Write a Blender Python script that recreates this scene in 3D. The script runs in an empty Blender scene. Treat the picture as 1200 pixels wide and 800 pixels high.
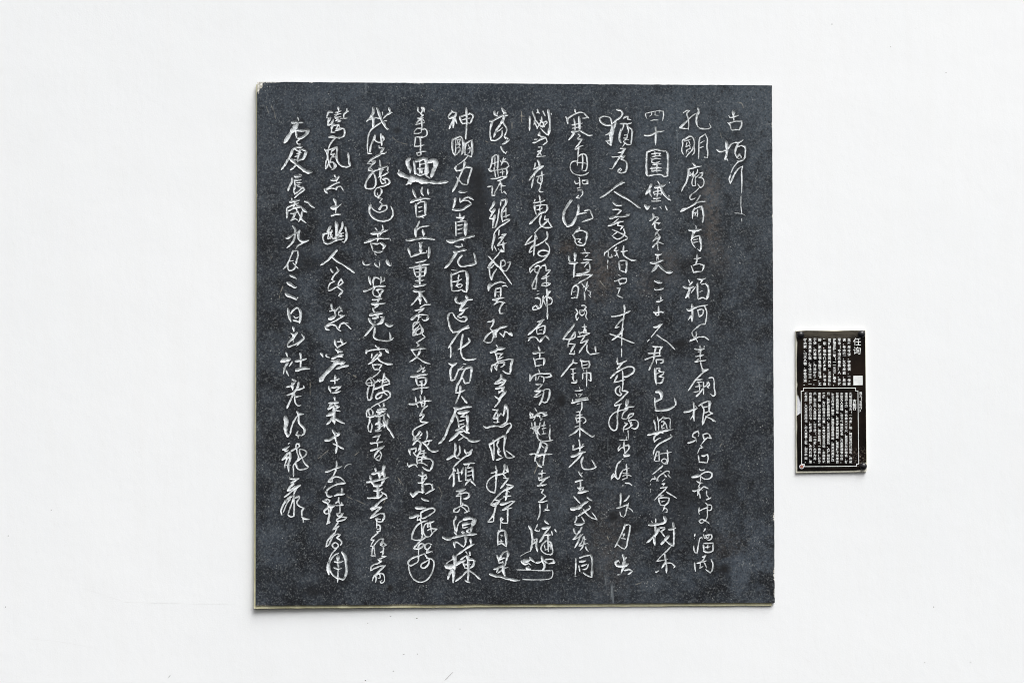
import bpy, bmesh, math, random
import numpy as np
from mathutils import Vector, Euler
R = math.radians
random.seed(7); rng = np.random.default_rng(11)
scn = bpy.context.scene

# ---------------------------------------------------------------- camera, sky, sun, exposure
PX = 0.0015            # metres on the wall for one photograph pixel
DIST = 4.0             # camera to wall
ZC = 1.5
cam = bpy.data.cameras.new('camera'); cam_o = bpy.data.objects.new('camera', cam)
scn.collection.objects.link(cam_o); scn.camera = cam_o
cam_o.location = (0, -DIST, ZC); cam_o.rotation_euler = (R(90), 0, 0)
cam.sensor_width = 36; cam.lens = 36*DIST/(1200*PX); cam.clip_end = 100

SUN_EL, SUN_AZ = R(54), R(30)          # azimuth measured from straight in front of the wall towards the right
w = bpy.data.worlds.new('World'); scn.world = w; w.use_nodes = True
nt = w.node_tree; bg = nt.nodes['Background']
sky = nt.nodes.new('ShaderNodeTexSky'); sky.sky_type = 'NISHITA'; sky.sun_disc = False
sky.sun_elevation = SUN_EL; sky.sun_rotation = R(180) - SUN_AZ
sky.air_density = 0.6; sky.dust_density = 6; sky.ozone_density = 0.3
hs = nt.nodes.new('ShaderNodeHueSaturation'); hs.inputs['Saturation'].default_value = 0.12
nt.links.new(sky.outputs[0], hs.inputs['Color']); nt.links.new(hs.outputs[0], bg.inputs[0])
bg.inputs[1].default_value = 0.06
sun = bpy.data.lights.new('sun', 'SUN'); sun_o = bpy.data.objects.new('sun', sun); scn.collection.objects.link(sun_o)
sun.energy = 1.5; sun.angle = R(40); sun.color = (1.0, 0.997, 0.99)
d = Vector((math.sin(SUN_AZ)*math.cos(SUN_EL), -math.cos(SUN_AZ)*math.cos(SUN_EL), math.sin(SUN_EL)))
sun_o.rotation_euler = d.to_track_quat('Z', 'Y').to_euler(); sun_o.location = (2, -3, 5)
scn.view_settings.view_transform = 'Standard'; scn.view_settings.look = 'None'
scn.cycles.filter_width = 1.0; scn.view_settings.gamma = 1; scn.view_settings.exposure = 1.08; scn.view_settings.use_curve_mapping = False

# ---------------------------------------------------------------- helpers
def tag(o, **kw):
    for k, v in kw.items(): o[k] = v
    return o
def link(name, me, mat=None, parent=None):
    o = bpy.data.objects.new(name, me); scn.collection.objects.link(o)
    if mat: me.materials.append(mat)
    if parent: o.parent = parent
    return o
def P(px, py, y=0.0):
    """a measured place on the wall, brought to the depth y (y<0 stands proud of the wall)"""
    k = PX*(DIST+y)/DIST
    return ((px-600)*k, y, ZC-(py-400)*k)
def poly_mesh(name, verts, faces):
    me = bpy.data.meshes.new(name); me.from_pydata(verts, [], faces); me.update(); return me
def prism(name, pts, y0, y1, mat, parent=None, bevel=0.0):
    """outline in photograph pixels, y0 the front, y1 the back"""
    bm = bmesh.new()
    sc = (DIST+y0)
    f = [bm.verts.new(P(x, y, y0)) for x, y in pts]
    b = [bm.verts.new((v.co.x, y1, v.co.z)) for v in f]
    n = len(pts)
    bm.faces.new(f); bm.faces.new(b[::-1])
    for i in range(n): bm.faces.new((f[i], b[i], b[(i+1) % n], f[(i+1) % n]))
    bmesh.ops.recalc_face_normals(bm, faces=bm.faces)
    if bevel:
        es = [e for e in bm.edges if all(abs(v.co.y-y0) < 1e-7 for v in e.verts)]
        bmesh.ops.bevel(bm, geom=es, offset=bevel, segments=2, affect='EDGES')
    me = bpy.data.meshes.new(name); bm.to_mesh(me); bm.free()
    return link(name, me, mat, parent)

class N:
    """little node helper"""
    def __init__(s, name):
        s.m = bpy.data.materials.new(name); s.m.use_nodes = True
        s.t = s.m.node_tree; s.b = s.t.nodes['Principled BSDF']
        s.co = s.t.nodes.new('ShaderNodeTexCoord').outputs['Object']; s.org = Vector((0, 0, 0))
    def set(s, **kw):
        for k, v in kw.items(): s.b.inputs[k.replace('_', ' ')].default_value = v
    def ln(s, a, b): s.t.links.new(a, b)
    def mapping(s, scale=(1, 1, 1), loc=(0, 0, 0), rot=(0, 0, 0)):
        m = s.t.nodes.new('ShaderNodeMapping'); s.ln(s.co, m.inputs[0])
        m.inputs['Scale'].default_value = scale; m.inputs['Location'].default_value = loc; m.inputs['Rotation'].default_value = rot
        return m.outputs[0]
    def noise(s, scale, detail=4, rough=0.55, vec=None, dist=0):
        n = s.t.nodes.new('ShaderNodeTexNoise'); s.ln(vec or s.co, n.inputs['Vector'])
        n.inputs['Scale'].default_value = scale; n.inputs['Detail'].default_value = detail
        n.inputs['Roughness'].default_value = rough; n.inputs['Distortion'].default_value = dist
        return n.outputs['Fac']
    def voro(s, scale, vec=None):
        n = s.t.nodes.new('ShaderNodeTexVoronoi'); s.ln(vec or s.co, n.inputs['Vector']); n.inputs['Scale'].default_value = scale
        return n.outputs['Distance'], n.outputs['Color']
    def ramp(s, f, stops):
        r = s.t.nodes.new('ShaderNodeValToRGB'); s.ln(f, r.inputs[0]); e = r.color_ramp.elements
        while len(e) < len(stops): e.new(0.5)
        for x, (p, c) in zip(e, stops):
            x.position = p; x.color = (c, c, c, 1) if isinstance(c, (int, float)) else (*c, 1)
        return r.outputs[0]
    def mr(s, f, a, b, c=0.0, d=1.0):
        r = s.t.nodes.new('ShaderNodeMapRange'); s.ln(f, r.inputs[0]); r.clamp = True
        for i, v in enumerate((a, b, c, d)): r.inputs[i+1].default_value = v
        return r.outputs[0]
    def math(s, op, a, b=None):
        r = s.t.nodes.new('ShaderNodeMath'); r.operation = op
        for i, v in enumerate((a, b)):
            if v is None: continue
            if isinstance(v, (int, float)): r.inputs[i].default_value = v
            else: s.ln(v, r.inputs[i])
        return r.outputs[0]
    def mix(s, f, a, b, mode='MIX'):
        r = s.t.nodes.new('ShaderNodeMix'); r.data_type = 'RGBA'; r.blend_type = mode
        for i, v in ((0, f), (6, a), (7, b)):
            if isinstance(v, (int, float)): r.inputs[i].default_value = v
            elif isinstance(v, tuple): r.inputs[i].default_value = (*v, 1)
            else: s.ln(v, r.inputs[i])
        return r.outputs[2]
    def attr(s, name):
        a = s.t.nodes.new('ShaderNodeAttribute'); a.attribute_name = name; return a.outputs['Fac']
    def blob(s, px, py, rx, ry, y=-0.010):
        """soft elliptical mask at a place on the stone"""
        c = Vector(P(px, py, y))-s.org; m = s.t.nodes.new('ShaderNodeVectorMath'); m.operation = 'SUBTRACT'
        s.ln(s.co, m.inputs[0]); m.inputs[1].default_value = c
        q = s.t.nodes.new('ShaderNodeVectorMath'); q.operation = 'MULTIPLY'; s.ln(m.outputs[0], q.inputs[0])
        q.inputs[1].default_value = (1/(rx*PX), 0, 1/(ry*PX))
        l = s.t.nodes.new('ShaderNodeVectorMath'); l.operation = 'LENGTH'; s.ln(q.outputs[0], l.inputs[0])
        return s.mr(l.outputs['Value'], 1.0, 0.0)
    def col(s, c):
        s.ln(c, s.b.inputs['Base Color']) if not isinstance(c, tuple) else s.set(Base_Color=(*c, 1))
    def bump(s, h, strength=0.3, dist=0.001):
        b = s.t.nodes.new('ShaderNodeBump'); s.ln(h, b.inputs['Height']); b.inputs['Strength'].default_value = strength
        b.inputs['Distance'].default_value = dist; s.ln(b.outputs[0], s.b.inputs['Normal'])

# ---------------------------------------------------------------- materials
def mat_wall():
    n = N('white_wall_paint')
    a = n.noise(1.3, 3, 0.5); b = n.noise(14, 4, 0.6, n.mapping((3, 1, 0.35)))
    base = n.mix(n.mr(a, 0.35, 0.65), (0.795, 0.81, 0.82), (0.82, 0.832, 0.84))
    base = n.mix(n.mr(b, 0.45, 0.75, 0, 0.2), base, (0.77, 0.77, 0.76))
    dust = n.noise(230, 3, 0.7); base = n.mix(n.mr(dust, 0.62, 0.75, 0, 0.35), base, (0.70, 0.70, 0.68))
    n.col(base); n.set(Roughness=0.75)
    h = n.math('ADD', n.math('MULTIPLY', n.noise(90, 5, 0.6, n.mapping((1, 1, 0.5))), 0.5), n.math('MULTIPLY', n.noise(400, 2), 0.25))
    h = n.math('ADD', h, n.math('MULTIPLY', n.noise(9, 3), 2.0))
    n.bump(h, 0.38, 0.0011); return n.m

def mat_stone():
    n = N('dark_slate'); n.org = Vector((0.0, 0.0, ZC-312*PX))
    big = n.noise(5, 5, 0.6); mid = n.noise(21, 9, 0.76, None, 0.15); fine = n.noise(300, 2, 0.8); fine2 = n.noise(170, 3, 0.8)
    c = n.mix(n.mr(mid, 0.41, 0.68), STONE_LO, STONE_HI)
    c = n.mix(n.mr(n.noise(13, 6, 0.7, None, 0.3), 0.50, 0.66, 0, 0.6), c, (0.050, 0.062, 0.078)); c = n.mix(n.mr(big, 0.56, 0.40, 0, 0.5), c, (0.009, 0.010, 0.013))
    # paler bluish patches towards three corners, blacker tone low in the middle
    wob = n.math('MULTIPLY', n.mr(n.noise(8, 4, 0.6), 0.3, 0.7, 0.55, 1.15), 1.0)
    bl = n.math('MULTIPLY', n.blob(900, 150, 330, 300), wob)
    bl = n.math('MULTIPLY', bl, n.mr(mid, 0.36, 0.60, 0.45, 1.1)); c = n.mix(n.mr(bl, 0.15, 0.75, 0, 0.75), c, (0.066, 0.083, 0.100))
    bl = n.math('MULTIPLY', n.blob(905, 660, 120, 110), wob); bl = n.math('MULTIPLY', bl, n.mr(mid, 0.40, 0.60, 0.1, 1.1)); c = n.mix(n.mr(bl, 0.2, 0.8, 0, 0.6), c, (0.065, 0.080, 0.10))
    bl = n.math('MULTIPLY', n.blob(300, 100, 200, 250), wob); c = n.mix(n.mr(bl, 0.2, 0.8, 0, 0.35), c, (0.065, 0.078, 0.095))
    bl = n.math('MULTIPLY', n.blob(520, 560, 330, 260), wob); c = n.mix(n.mr(bl, 0.2, 0.8, 0, 0.5), c, (0.023, 0.025, 0.030))
    for sc, lo, hi, kk, colr in ((7, .50, .62, .45, (0.058, 0.070, 0.084)), (16, .54, .66, .45, (0.070, 0.082, 0.096)), (11, .47, .36, .6, (0.007, 0.0075, 0.009))):
        m = n.noise(sc, 7, 0.72, n.mapping((1, 1, 1), (sc*.37, 0, sc*.91)), 0.5); c = n.mix(n.mr(m, lo, hi, 0, kk), c, colr)
    bl = n.math('MULTIPLY', n.blob(560, 60, 520, 260), wob); c = n.mix(n.mr(bl, 0.1, 0.9, 0, 0.35), c, (0.045, 0.064, 0.088))
    # fine crystalline grain and pale specks
    c = n.mix(n.mr(fine, 0.52, 0.70, 0, 0.7), c, (0.135, 0.145, 0.15))
    c = n.mix(n.mr(fine2, 0.57, 0.75, 0, 0.4), c, (0.09, 0.10, 0.108))
    c = n.mix(n.mr(fine2, 0.46, 0.28, 0, 0.9), c, (0.007, 0.008, 0.010)); c = n.mix(n.mr(fine, 0.45, 0.3, 0, 0.6), c, (0.007, 0.008, 0.010))
    dist, _ = n.voro(210); gate = n.mr(n.noise(34, 3, 0.7), 0.56, 0.66)
    sp = n.math('MULTIPLY', n.mr(dist, 0.26, 0.14), gate); c = n.mix(n.math('MULTIPLY', sp, 0.6), c, (0.40, 0.42, 0.41))
    # short bright hair scratches
    sc = n.noise(70, 3, 0.7, n.mapping((1.0, 1, 0.10), rot=(0, 0.5, 0)))
    sc = n.math('MULTIPLY', n.mr(sc, 0.66, 0.71), n.mr(n.noise(9, 2), 0.54, 0.66)); c = n.mix(n.math('MULTIPLY', sc, 0.35), c, (0.30, 0.34, 0.36))
    # brown water stains
    for (x, y, rx, ry, k) in ((832, 232, 13, 34, .75), (834, 275, 12, 30, .55), (703, 320, 26, 34, .55), (783, 312, 16, 22, .5), (665, 290, 16, 8, .6), (845, 305, 14, 20, .3), (757, 335, 14, 16, .35), (470, 640, 30, 20, .15), (715, 640, 30, 60, .3), (575, 385, 20, 20, .25), (845, 640, 30, 16, .25)):
        b = n.math('MULTIPLY', n.blob(x, y, rx*1.5, ry*1.5), n.mr(n.noise(120, 4, 0.7), 0.35, 0.6))
        c = n.mix(n.mr(b, 0.1, 0.8, 0, k*0.7), c, (0.12, 0.10, 0.085))
    # black spots
    for (x, y, rx, ry, k) in ((658, 469, 6, 9, .9), (719, 605, 7, 7, .9), (848, 667, 9, 7, .9), (797, 403, 9, 6, .85), (465, 153, 6, 5, .7), (802, 308, 12, 9, .5), (557, 225, 18, 30, .6), (560, 210, 9, 20, .7), (747, 617, 8, 8, .6), (457, 689, 4, 5, .9), (360, 310, 10, 10, .6), (853, 570, 12, 30, .45), (425, 530, 16, 26, .4), (367, 694, 10, 6, .7), (800, 585, 22, 60, .5), (650, 660, 20, 10, .3), (563, 250, 14, 30, .6), (470, 385, 10, 30, .3), (820, 310, 15, 20, .4), (770, 320, 12, 14, .35), (510, 330, 16, 20, .25)):
        b = n.math('MULTIPLY', n.blob(x, y, rx*1.5, ry*1.5), n.mr(n.noise(150, 3, 0.7), 0.25, 0.6, 0.5, 1.1))
        c = n.mix(n.mr(b, 0.15, 0.7, 0, k), c, (0.008, 0.008, 0.009))
    stroke_halo = n.math('MULTIPLY', n.attr('stroke_halo'), n.mr(n.noise(13, 3, 0.6), 0.38, 0.62, 0.25, 0.9))  # darkens the stone close round the carved strokes
    c = n.mix(stroke_halo, c, (0.006, 0.0065, 0.008))
    # carved strokes: bare pale stone and old white paint, with worn and dirty places
    pig = n.attr('pigment')
    pc = n.mix(n.mr(n.noise(170, 4, 0.7), 0.40, 0.66), (0.74, 0.77, 0.785), (0.52, 0.545, 0.555))
    pc = n.mix(n.mr(n.noise(60, 4, 0.7), 0.49, 0.66, 0, 0.85), pc, (0.22, 0.235, 0.235))
    c = n.mix(n.mr(pig, 0.50, 0.90), c, pc)
    c = n.mix(n.math('MULTIPLY', n.attr('scuff'), n.mr(n.noise(140, 3), 0.38, 0.62, 0.15, 0.8)), c, (0.36, 0.34, 0.29))
    ch = n.attr('chip'); c = n.mix(ch, c, n.mix(n.mr(n.noise(260, 4, 0.7), 0.38, 0.62), (0.62, 0.61, 0.57), (0.33, 0.31, 0.26)))
    n.col(c)
    n.ln(n.mr(pig, 0.3, 0.9, 0.52, 0.85), n.b.inputs['Roughness']); n.set(**{'Specular_IOR_Level': 0.22})
    n.bump(n.math('ADD', n.math('MULTIPLY', fine, 0.6), n.math('MULTIPLY', fine2, 0.6)), 0.45, 0.0006)
    return n.m

def simple(name, c1, c2, scale=60, rough=0.6, bump=0.2, **kw):
    n = N(name); f = n.noise(scale, 5, 0.65)
    n.col(n.mix(n.mr(f, 0.35, 0.65), c1, c2)); n.set(Roughness=rough, **kw)
    if bump: n.bump(n.noise(scale*3, 4, 0.6), bump, 0.0006)
    return n.m
STONE_LO, STONE_HI = (0.0060, 0.0070, 0.0092), (0.047, 0.058, 0.073)
M_wall = mat_wall(); M_stone = mat_stone()
M_mortar = simple('lime_mortar', (0.60, 0.57, 0.35), (0.74, 0.71, 0.50), 90, 0.85, 0.5)
M_foam = simple('yellowed_backing_board', (0.62, 0.60, 0.48), (0.74, 0.72, 0.62), 60, 0.7, 0.2)
def mat_black():
    n = N('black_acrylic_print'); n.org = Vector(P(974.5, 552, 0))
    c = n.mix(n.mr(n.noise(14, 4, 0.6), 0.42, 0.66), (0.004, 0.0035, 0.0035), (0.016, 0.011, 0.008))
    # brown-grey strip along the top, dust flecks by the lower cap
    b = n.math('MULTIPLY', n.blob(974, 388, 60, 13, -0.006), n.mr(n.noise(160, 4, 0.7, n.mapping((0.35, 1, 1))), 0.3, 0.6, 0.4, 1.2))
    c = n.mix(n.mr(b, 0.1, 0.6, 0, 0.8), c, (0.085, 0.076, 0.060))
    b = n.math('MULTIPLY', n.blob(1008, 535, 12, 14, -0.006), n.mr(n.noise(420, 2, 0.7), 0.55, 0.68)); c = n.mix(n.math('MULTIPLY', b, 0.7), c, (0.45, 0.38, 0.30))
    n.col(c); n.set(Roughness=0.18, **{'Specular_IOR_Level': 0.22}); n.bump(n.noise(30, 3), 0.15, 0.001); return n.m
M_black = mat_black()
M_print = simple('white_print', (0.84, 0.85, 0.84), (0.66, 0.68, 0.67), 120, 0.5, 0)
M_cap = simple('black_plastic', (0.006, 0.006, 0.008), (0.015, 0.015, 0.018), 200, 0.28, 0.1)
M_steel = simple('dull_steel', (0.55, 0.55, 0.55), (0.35, 0.34, 0.33), 120, 0.35, 0.1, Metallic=0.8)
M_rust = simple('rusty_screw', (0.25, 0.07, 0.04), (0.42, 0.17, 0.11), 400, 0.7, 0.4)
M_glue = simple('white_glue', (0.72, 0.73, 0.76), (0.55, 0.56, 0.60), 400, 0.7, 0.6)
M_pit = simple('dark_pit', (0.12, 0.12, 0.11), (0.25, 0.25, 0.23), 300, 0.9, 0)
M_crack = simple('hairline_dirt', (0.77, 0.775, 0.775), (0.81, 0.82, 0.825), 90, 0.9, 0)

# ---------------------------------------------------------------- wall: a plaster sheet with a faint belly, shaped to brighten its right side
def build_wall():
    nx, nz = 140, 90; X = np.linspace(-3.2, 3.2, nx); Z = np.linspace(-0.4, 3.4, nz)
    vs = []
    for z in Z:
        for x in X:
            vs.append((x, 0.013*x*x-0.007*x + 0.0025*(z-ZC)**2 + 0.0008*math.sin(2.3*x+1.1*z)*math.cos(1.7*z-.6*x) , z))
    n = len(vs); vs += [(x, 0.25, z) for z in (Z[0], Z[-1]) for x in (X[0], X[-1])]
    fs = [(j*nx+i, j*nx+i+1, (j+1)*nx+i+1, (j+1)*nx+i) for j in range(nz-1) for i in range(nx-1)]
    fs.append((n+1, n, n+2, n+3))
    fs.append([j*nx for j in range(nz)] + [n+2, n]); fs.append([n+1, n+3] + [j*nx+nx-1 for j in range(nz-1, -1, -1)])
    fs.append([i for i in range(nx-1, -1, -1)] + [n, n+1]); fs.append([(nz-1)*nx+i for i in range(nx)] + [n+3, n+2])
    me = poly_mesh('wall', vs, fs); 
    for p in me.polygons[:(nx-1)*(nz-1)]: p.use_smooth = True
    return link('wall', me, M_wall)
wall = build_wall(); tag(wall, kind='structure', label='white painted plaster wall')
def wy(x, z): return 0.013*x*x-0.007*x + 0.0025*(z-ZC)**2 + 0.0008*math.sin(2.3*x+1.1*z)*math.cos(1.7*z-.6*x)
def on_wall(px, py, lift=0.00012):
    x, z = (px-600)*PX, ZC-(py-400)*PX; return (x, wy(x, z)-lift, z)
def wall_line(name, pts, wpx, mat):
    vs, fs = [], []; m = []
    for (x0, y0), (x1, y1) in zip(pts, pts[1:]):
        k = max(2, int(math.hypot(x1-x0, y1-y0)/3))
        m += [(x0+(x1-x0)*i/k, y0+(y1-y0)*i/k+random.uniform(-.25, .25)) for i in range(k)]
    m.append(pts[-1])
    for i, (x, y) in enumerate(m):
        a = m[max(0, i-1)]; b = m[min(len(m)-1, i+1)]; dx, dy = b[0]-a[0], b[1]-a[1]; L = math.hypot(dx, dy) or 1
        t = i/(len(m)-1); ww = wpx*0.5*math.sin(math.pi*min(.97, max(.03, t)))**.5*random.uniform(.5, 1.2)
        vs += [on_wall(x-dy/L*ww, y+dx/L*ww), on_wall(x+dy/L*ww, y-dx/L*ww)]
    fs = [(2*i, 2*i+1, 2*i+3, 2*i+2) for i in range(len(m)-1)]
    link(name, poly_mesh(name, vs, fs), mat, wall)
def pit(px, py, rx, ry):
    k = 9; vs = [on_wall(px+rx*math.cos(6.283*i/k)*random.uniform(.7, 1.2), py+ry*math.sin(6.283*i/k)*random.uniform(.7, 1.2)) for i in range(k)]
    link('pit', poly_mesh('pit', vs, [tuple(range(k))[::-1]]), M_pit, wall)
for a in ((975, 28.5, .8, .6), (1094.5, 711, .5, 1), (457.5, 721.6, 1.1, .4), (488.5, 724.3, 1.1, .5), (428, 797, 1.1, .5), (539, 736.5, 1.2, .3), (461, 786, 1, .4), (473, 766.4, 1.2, .35), (7, 628.5, .7, .6), (431, 730, .4, .7), (4, 712, .6, .6), (1044, 55, .6, .4), (1109, 85, .6, .4), (489, 766, .7, .4), (1084, 776, .5, .5), (58, 598, .5, .5), (1138, 776, .4, .8)): pit(*a)
wall_line('scratch', [(521, 797), (531, 787)], .7, M_pit)
wall_line('scratch', [(196, 795), (199, 791)], .6, M_pit)
wall_line('scratch', [(1114, 777), (1127, 787)], .5, M_crack)
for pts in ([(95, 690), (120, 697), (145, 706), (200, 707), (235, 708), (275, 708)], [(30, 749), (65, 752), (115, 761)], [(222, 565), (228, 574)], [(935, 765), (952, 777)]):
    wall_line('hairline_crack', pts, .7, M_crack)

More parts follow.
